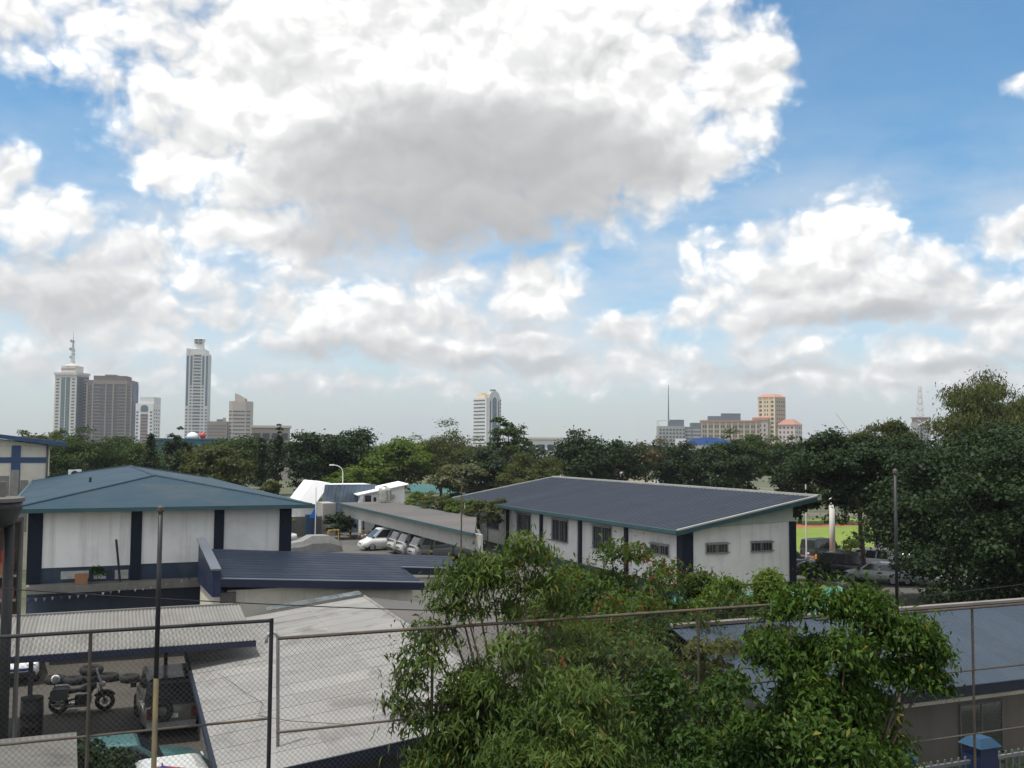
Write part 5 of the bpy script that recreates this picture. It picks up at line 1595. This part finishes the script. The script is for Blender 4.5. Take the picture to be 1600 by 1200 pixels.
# 1 cream tower with antenna mast
T = Tower('office_tower', 'cream tower with green glass strips and an antenna mast on top', 2.2, 1096, 33)
a, b = 11.6, 10.5
T.box('body', -a, a, -b, b, 0, 76, T_CREAM)
T.box('dark_side_face', a + .01, a + .5, -b + 1, b - 1, 0, 73, T_NAVY)  # shade of the right face, painted as a darker sheet
T.box('cornice', -a - .8, a + .8, -b - .8, b + .8, 74.5, 76.8, T_CREAM)
T.box('penthouse', -7.5, 7.5, -7, 7, 76.8, 83.5, T_CREAM)
T.box('penthouse_band', -7.6, 7.6, -7.1, -7.0, 79.5, 81.0, T_PINK)
MB().lathe([(7.6, 0), (5.5, 1.6), (2.2, 2.6), (1.8, 4.2)], 12, (0, 0, 83.5)).build('crown_roof', T_CREAM, T.t)
for u in (-2.6, 2.6):
    T.box('glass_strip', u - 2.0, u + 2.0, -b - .25, -b - .02, 0, 72, green_glass)
    for k in range(22):
        T.pane('f', -b - .3, u, 5 + k * 3.1, 3.6, .5, T_SLATE, 'spandrel')
for k in range(22):
    for u in (-8.4, 8.4):
        T.pane('f', -b - .02, u, 5 + k * 3.1, 3.2, 1.3, tower_glass)
for k in range(22):
    T.pane('r', a + .52, -5, 5 + k * 3.1, 5, 1.3, tower_glass)
    T.pane('r', a + .52, 4, 5 + k * 3.1, 5, 1.3, T_BEIGE, 'spandrel')
for x in (-1.3, 1.3):
    for y in (-1.3, 1.3):
        MB().tube([(x, y, 87), (x * .25, y * .25, 108)], .22, 5).build('mast_leg', galv, T.t)
for k in range(8):
    s = 1.3 * (1 - .75 * k / 8)
    MB().tube([(-s, -s, 87.5 + k * 2.5), (s, -s, 90 + k * 2.5), (s, s, 87.5 + k * 2.5), (-s, s, 90 + k * 2.5), (-s, -s, 87.5 + k * 2.5)], .14, 4).build('mast_brace', galv, T.t)
MB().tube([(0, 0, 106), (0, 0, 119)], [.35, .12], 6).build('mast_tip', galv, T.t)
for x, z, r in ((-1.9, 92.5, 1.3), (1.7, 95.5, 1.1), (-2.0, 100.5, 1.6), (1.6, 99, 1.2), (-1.4, 108.5, 1.5), (1.2, 108, .9)):
    MB().tube([(x, -1.2, z), (x, -.6, z)], r, 12).build('dish', T_GREY, T.t)

# 2 brown block
T = Tower('apartment_block', 'wide brown apartment block with vertical ribs beside the antenna tower', 39.5, 1086, 12)
a, b = 21.5, 13
T.box('body', -a, a, -b, b, 0, 69.5, T_BROWN)
T.box('dark_side_face', a + .01, a + .4, -b, b, 0, 67, T_NAVY)
T.box('attic', -15.5, 15.5, -b + .5, b - 2, 69.5, 74.0, T_BROWN)
T.box('attic_roof', -5, 5, -b + .3, b - 3, 74.0, 75.2, T_BROWN2)
T.box('frieze', -16, 16, -b - .5, -b - .02, 65.8, 69.4, T_BROWN2)
for u in (-20.8, -15.5, -3.4, 3.4, 15.5, 20.4):
    T.box('rib', u - .7, u + .7, -b - 1.4, -b - .51, 0, 66.5, T_BROWN2)
for k in range(20):
    for u, w in ((-18.2, 3.4), (-11.6, 6.0), (-6.2, 3.2), (0, 4.6), (6.2, 3.2), (11.6, 6.0), (18.0, 3.0)):
        T.pane('f', -b - .02, u, 4.5 + k * 3.1, w, 1.5, tower_glass)
    for u, w in ((-11.6, 6.6), (11.6, 6.6)):
        T.pane('f', -b - .6, u, 3.2 + k * 3.1, w, .8, T_BROWN2, 'balcony', 1.2)

# 3 white block with pink panel
T = Tower('office_block', 'white block with dull pink centre panel and arched top window', 71.5, 1062, 22)
a, b = 8.6, 9.5
T.box('body', -a, a, -b, b, 0, 47, T_WHITE)
T.box('attic', -a + 3, a, -b + 2, b, 47, 53.2, T_WHITE)
T.box('panel', -3.6, 3.6, -b - .2, -b - .02, 0, 37, T_PINK)
MB().prism_y([(-3.6, 39), (3.6, 39), (3.6, 43.5), (2.2, 45), (0, 45.5), (-2.2, 45), (-3.6, 43.5)], -b - .25, -b - .02).build('arched_window', blue_glass, T.t)
for k in range(11):
    T.pane('f', -b - .25, 0, 4.5 + k * 3.1, 6.4, 1.1, tower_glass)
    for u in (-6.8, 6.8):
        T.pane('f', -b - .02, u, 4.5 + k * 3.4, 2.0, 1.5, tower_glass)
    for u in (-5.5, 0, 5.5):
        T.pane('r', a + .02, u, 4.5 + k * 3.6, 2.8, 1.4, tower_glass)

# 4 tall white tower with lantern
T = Tower('office_tower', 'tallest white tower with dark glass strips and a lantern top', 116.3, 1046, 8)
a, b = 10.6, 10
T.box('body', -a, a, -b, b, 0, 96, T_WHITE)
T.box('crown', -7.5, 7.5, -b + .5, b - .5, 96, 100.5, T_WHITE)
T.box('corner_turret', -a, -a + 3, -b, -b + 3, 96, 101, T_WHITE)
T.box('corner_turret', a - 3, a, -b, -b + 3, 96, 99, T_WHITE)
MB().lathe([(5.6, 0), (4.9, 3.0), (4.9, 8.0), (5.7, 8.8), (5.7, 10.8), (4.6, 11.4)], 8, (0, 0, 100.5)).build('lantern', T_WHITE, T.t)
for u in (-2, 2):
    for z in (107, 110):
        T.pane('f', -5.35, u, z, 3.0, 1.4, tower_glass, d=1.2)
for u, z0, z1 in ((-9.1, 45, 94), (-5.6, 65, 94), (5.6, 65, 94), (9.1, 45, 94)):
    T.box('glass_strip', u - .95, u + .95, -b - .2, -b - .02, z0, z1, blue_glass)
for k in range(30):
    z = 4 + k * 3.1
    T.pane('f', -b - .02, 0, z, 7.0, 1.7 if k % 2 else 1.2, tower_glass)
    for u in (-5.6, 5.6):
        if z < 63:
            T.pane('f', -b - .02, u, z, 1.9, 1.2, tower_glass)
    for u in (-9.1, 9.1):
        if z < 43:
            T.pane('f', -b - .02, u, z, 1.9, 1.2, tower_glass)
for u, z0, z1 in ((-5, 0, 94), (4, 0, 94)):
    T.box('side_glass', a + .02, a + .2, u - 2, u + 2, z0, z1, blue_glass)

# 5 small brown block
T = Tower('office_block', 'low brown block between the tallest tower and the beige tower', 134.6, 1035, 6, 'building')
T.box('body', -9.2, 9.2, -8, 8, 0, 30, T_BROWN2)
T.box('roof_hut', -1, 4, -4, 4, 30, 32.2, T_BROWN)
T.box('roof_tank', 4.6, 7.2, -3, 1, 30, 33.8, T_GREY)
for k in range(8):
    T.pane('f', -8.02, -.2, 3.5 + k * 3.2, 16.4, 1.3, T_BROWN, 'window_band')

# 6 beige tower with fin
T = Tower('office_tower', 'beige tower with bands of windows and a slanted roof fin', 155.4, 1031, 10)
mb = MB()
mb.prism_y([(0, 0), (0, 0), (0, 0)], 0, 0) if False else None
oct_ = [(-10.6, -4), (-6.5, -9.5), (6.5, -9.5), (10.6, -4), (10.6, 9), (-10.6, 9)]
MB().slab([(x, y, 50) for x, y in oct_], 50).build('body', T_BEIGE, T.t)
MB().prism_y([(-4.8, 50), (4.8, 50), (4.8, 53), (1.8, 55), (-4.8, 58)], -6, 4).build('roof_fin', T_BEIGE, T.t)
T.box('roof_hut', 2.5, 5.5, -3, 2, 50, 52.4, T_SLATE)
T.box('mast', -2.1, -1.9, -.1, .1, 56, 60, T_GREY)
for k in range(11):
    T.pane('f', -9.52, 0, 4 + k * 3.6, 11.5, 1.3, tower_glass)
    for s in (-1, 1):
        o = T.pane('f', -6.8, s * 8.6, 4 + k * 3.6, 5.0, 1.3, tower_glass)
        o.rotation_euler = (0, 0, s * R(53))

# 7 curved white tower
T = Tower('office_tower', 'white tower with arched glass bay in the middle of the skyline', 378.6, 936, -36)
a, b = 8.8, 11.0
T.box('body', -a, a, -b, b, 0, 55, T_WHITE)
arch = [(-6.5, 0), (6.5, 0), (6.5, 55)] + [(6.5 * math.cos(t), 55 + 6.8 * math.sin(t)) for t in np.linspace(.2, math.pi - .2, 9)] + [(-6.5, 55)]
MB().prism_y(arch, -b - 1.2, -b - .02).build('arched_bay', T_WHITE, T.t)
ag = [(-2.4, 3), (2.4, 3), (2.4, 52)] + [(2.4 * math.cos(t), 52 + 3.5 * math.sin(t)) for t in np.linspace(.2, math.pi - .2, 7)] + [(-2.4, 52)]
MB().prism_y(ag, -b - 1.45, -b - 1.22).build('bay_glass', blue_glass, T.t)
for s in (-1, 1):
    T.box('bay_glass', s * 5 - .6, s * 5 + .6, -b - 1.4, -b - 1.22, 3, 52, tower_glass)
T.box('roof_hut', -6, 4, -4, 9, 55, 58.5, T_YELLOW)
T.box('roof_hut', -4, 2, 4, 9, 58.5, 60.5, T_YELLOW)
T.box('roof_tank', -1.8, 2.4, -10.8, -7, 61.5, 63.2, T_SLATE)
for k in range(15):
    z = 3.5 + k * 3.5
    o = new_obj('window_band', unit_box(tower_glass), T.t)
    o.location = (-a - .02, 1, z)
    o.scale = (.3, 19, 1.1)
    T.pane('f', -b - .02, 7.8, z, 1.6, 1.8, tower_glass)

# 8 grey flat blocks
T = Tower('office_block', 'grey flat-topped block with rows of windows below the tall mast', 541.5, 859, -8, 'building')
T.box('body', -13, 12.5, -8, 8, 0, 28.5, T_GREY)
T.box('roof_box', -2, 12, -6, 6, 28.5, 34.8, T_SLATE)
T.box('roof_frame', -13, -12.4, -8, 8, 28.5, 34, T_WHITE)
T.box('roof_frame', -13, -2, -8, -7.4, 33.4, 34, T_WHITE)
for k in range(7):
    for j in range(8):
        T.pane('f', -8.02, -11 + j * 3.2, 4 + k * 3.5, 1.9, 1.7, tower_glass)
T2 = Tower('office_block', 'darker stepped block between the grey and the ochre blocks', 562, 856, -8, 'building')
T2.box('body', -9.5, .5, -8, 8, 0, 28, T_SLATE)
T2.box('upper_body', .51, 9.5, -8, 8, 0, 32, T_SLATE)
for k in range(7):
    T2.pane('f', -8.02, -4.5, 4 + k * 3.5, 8.6, 1.5, T_BEIGE, 'window_band')
    T2.pane('f', -8.02, 5, 4 + k * 3.5, 7.6, 1.5, T_BEIGE, 'window_band')
o = MB().tube([(538.2, 858, 0), (538.2, 858, 40), (538.2, 858, 69)], [1.0, .7, .25], 6).build('radio_mast', T_SLATE)
tag(o, 'tall thin radio mast above the grey flat block', 'mast')

# 9 ochre block with orange roofs
T = Tower('apartment_block', 'long ochre block with orange roof edge and dark roof boxes', 597, 838, -6, 'building')
T.box('body', -29, 29, -8, 8, 0, 33.0, T_OCHRE)
T.box('roof_box', -9, 9, -5, 6, 34.6, 41.5, T_SLATE)
T.box('roof_box', -22, -9.01, -5, 6, 34.6, 38.8, T_SLATE)
T.box('roof_edge', -29.6, 29.6, -8.8, 8.8, 33.0, 34.6, T_ORANGE)
for j in range(10):
    u = -26 + j * 5.8
    T.box('pier', u - 3.0, u - 2.4, -8.6, -8.02, 0, 33, T_YELLOW)
    for k in range(5):
        T.pane('f', -8.02, u - .9, 10 + k * 4.6, 1.5, 2.6, tower_glass)
        T.pane('f', -8.02, u + 1.2, 10 + k * 4.6, 1.5, 2.6, tower_glass)

# 10 yellow tower
T = Tower('apartment_tower', 'yellow tower with orange roof above the orange-roofed blocks', 634, 822, 32)
a, b = 9.6, 9.2
T.box('body', -a, a, -b, b, 0, 57.5, T_YELLOW)
T.box('dark_side_face', a + .01, a + .3, -b, b, 0, 56.5, T_OCHRE)  # right face away from the sun: its shade is a darker body tone
MB().hexa([(-a - .8, -b - .8, 57.5), (a + .8, -b - .8, 57.5), (a + .8, b + .8, 57.5), (-a - .8, b + .8, 57.5)], [(-a + 4, -b + 4, 60.6), (a - 4, -b + 4, 60.6), (a - 4, b - 4, 60.6), (-a + 4, b - 4, 60.6)]).build('roof', T_ORANGE, T.t)
for k in range(9):
    for u, w in ((-6.6, 2.8), (-1.6, 1.3), (1.2, 1.3), (6.4, 2.8)):
        T.pane('f', -b - .02, u, 20 + k * 4.1, w, 2.2, tower_glass)
    for u in (-6, -2, 2, 6):
        T.pane('r', a + .32, u, 20 + k * 4.1, 1.8, 1.5, tower_glass)
for u in (-9, -3.9, 3.4, 9):
    T.box('pier', u - .45, u + .45, -b - .7, -b - .02, 0, 58.5, T_YELLOW)

# 11 pinkish block with orange hip roof
T = Tower('apartment_block', 'pale pink block with orange hipped roof at the foot of the yellow tower', 643, 806, 25, 'building')
a, b = 9.0, 8.0
T.box('body', -a, a, -b, b, 0, 30.5, M('tower_palepink', (0.58, 0.48, 0.44), 0.8, 0.05, 0.05))
MB().hexa([(-a - 1, -b - 1, 30.5), (a + 1, -b - 1, 30.5), (a + 1, b + 1, 30.5), (-a - 1, b + 1, 30.5)], [(-a + 5, -b + 6, 36), (a - 5, -b + 6, 36), (a - 5, b - 6, 36), (-a + 5, b - 6, 36)]).build('roof', T_ORANGE, T.t)
for k in range(5):
    for u in (-6, -2, 2, 6):
        T.pane('f', -b - .02, u, 10 + k * 4.4, 1.7, 2.2, tower_glass)
        T.pane('r', a + .02, u, 10 + k * 4.4, 1.7, 2.2, tower_glass)
T = Tower('apartment_block', 'ochre wing with orange roof joining the yellow tower', 622, 822, 10, 'building')
T.box('body', -7, 7, -7, 7, 0, 35, T_BEIGE)
T.box('roof', -7.8, 7.8, -7.8, 7.8, 35, 37.5, T_ORANGE)
for k in range(5):
    for u in (-4, 0, 4):
        T.pane('f', -7.02, u, 12 + k * 4.4, 1.7, 2.4, tower_glass)

# blue domed hall
T = Tower('domed_hall', 'white hall with bright blue curved roof above the dark trees', 235.4, 345.5, 0, 'hall')
prof = [(9.0 * math.cos(t), 9.9 + 2.9 * math.sin(t)) for t in np.linspace(0, math.pi, 14)]
MB().prism_y([(x, z) for x, z in prof], -6, 14).build('curved_roof', M('dome_blue', (0.04, 0.13, 0.42), 0.5, 0.1, 0.2), T.t)
T.box('wall', -8.8, 8.8, -5.6, 13.6, 0, 9.88, T_WHITE)
T.box('side_wall', -13, -8.82, -4, 8, 0, 12.2, T_WHITE)
T.box('red_sign', -8, -5, -5.8, -5.61, 8.4, 9.4, T_ORANGE)

# 12 tower with lattice mast
T = Tower('office_tower', 'distant tower with white crossed band under a lattice mast', 768, 764, -20)
a, b = 7.0, 6.5
T.box('body', -a, a, -b, b, 0, 34, T_GREY)
T.box('dark_side_face', a + .01, a + .3, -b, b, 0, 32, T_SLATE)
T.box('top_storey', -a + .8, a - .8, -b + .8, b - .8, 34, 38, T_PINK)
T.box('cornice', -a - .3, a + .3, -b - .3, b + .3, 38, 39.2, T_PINK)
for s in (-1, 1):
    MB().tube([(-5 * s, -b - .2, 31), (5 * s, -b - .2, 36)], .5, 5).build('cross_band', T_WHITE, T.t)
for k in range(8):
    for u in (-4.5, -1.5, 1.5, 4.5):
        T.pane('f', -b - .02, u, 4 + k * 3.4, 1.8, 1.6, tower_glass)
for x in (-2.8, 2.8):
    for y in (-2.8, 2.8):
        MB().tube([(x, y, 39), (x * .35, y * .35, 70)], .25, 4).build('mast_leg', T_WHITE, T.t)
for k in range(10):
    s = 2.8 * (1 - .65 * k / 10)
    MB().tube([(-s, -s, 39 + k * 3.1), (s, -s, 42 + k * 3.1), (s, s, 39 + k * 3.1), (-s, s, 42 + k * 3.1), (-s, -s, 39 + k * 3.1), (s, -s, 39 + k * 3.1)], .16, 4).build('mast_brace', T_WHITE if k % 2 else T_ORANGE, T.t)


def crane(x, y, h, jib, ang, label):
    t = thing('tower_crane', label, 'crane', (x, y, 0), -math.atan2(x, y))
    MB().tube([(0, 0, 0), (0, 0, h)], .7, 4).build('mast', T_SLATE, t)
    MB().tube([(0, 0, h), (jib * math.cos(ang), 0, h + jib * math.sin(ang))], [.45, .25], 4).build('jib', T_GREY, t)
    MB().tube([(0, 0, h), (6, 0, h + .3)], .5, 4).build('counter_jib', T_SLATE, t)
    MB().box(-1, 1, -1, 1, h - 2.2, h - .2).build('cab', T_SLATE, t)


crane(703, 788, 22, 25, R(125), 'luffing tower crane with long raised boom')
crane(722, 779, 22, 8, R(175), 'flat-topped tower crane right of the raised boom')
for lb, x, y, turn, w, h, m in (('low beige distant block beside the taller cypress', 48.5, 270, 0, 9.5, 13.2, T_BEIGE), ('pale flat-roofed distant building right of the airy tree', 124, 262, 0, 11, 10.8, T_WHITE),
                          ('hazy blue-grey block on the horizon left of the cranes', 1300, 1495, 0, 24, 11, T_SLATE)):
    T = Tower('distant_building', lb, x, y, turn, 'building')
    T.box('body', -w / 2, w / 2, -5, 5, 0, h, m)
    T.box('roof_edge', -w / 2 - .4, w / 2 + .4, -5.4, 5.4, h, h + .6, T_CREAM if m is not T_SLATE else T_GREY)
    for j in range(4):
        T.pane('f', -5.02, -w * .36 + j * w * .24, h - 2.2, w * .17, 1.7, tower_glass)
t = thing('wind_turbine', 'small white wind turbine above the tree line', 'turbine', (100.8, 381, 0), -math.atan2(100.8, 381))
MB().tube([(0, 0, 0), (0, 0, 15.0)], [.3, .15], 6).build('mast', white_paint, t)
MB().box(-.2, .2, -.5, .5, 14.9, 15.3).build('nacelle', white_paint, t)
for k in range(3):
    a = R(20) + k * 2 * math.pi / 3
    MB().tube([(0, -.55, 15.1), (2.4 * math.cos(a), -.55, 15.1 + 2.4 * math.sin(a))], [.16, .05], 4).build('blade', white_paint, t)

# ------------------------------------------------------------------ damp air
def haze():
    m = bpy.data.materials.new('haze_air')
    m.use_nodes = True
    nt = m.node_tree
    nt.nodes.clear()
    out = nt.nodes.new('ShaderNodeOutputMaterial')
    v = nt.nodes.new('ShaderNodeVolumePrincipled')
    v.inputs['Color'].default_value = (0.86, 0.92, 1.0, 1)
    v.inputs['Density'].default_value = HAZE_DENSITY
    v.inputs['Anisotropy'].default_value = 0.2
    nt.links.new(v.outputs[0], out.inputs['Volume'])
    o = MB().box(-900, 2100, -500, 2300, -1.0, 125.0).build('haze', m)
    tag(o, 'thin pale damp air softening the far towers', 'haze', None, 'stuff')


HAZE_DENSITY = 0.00015
haze()
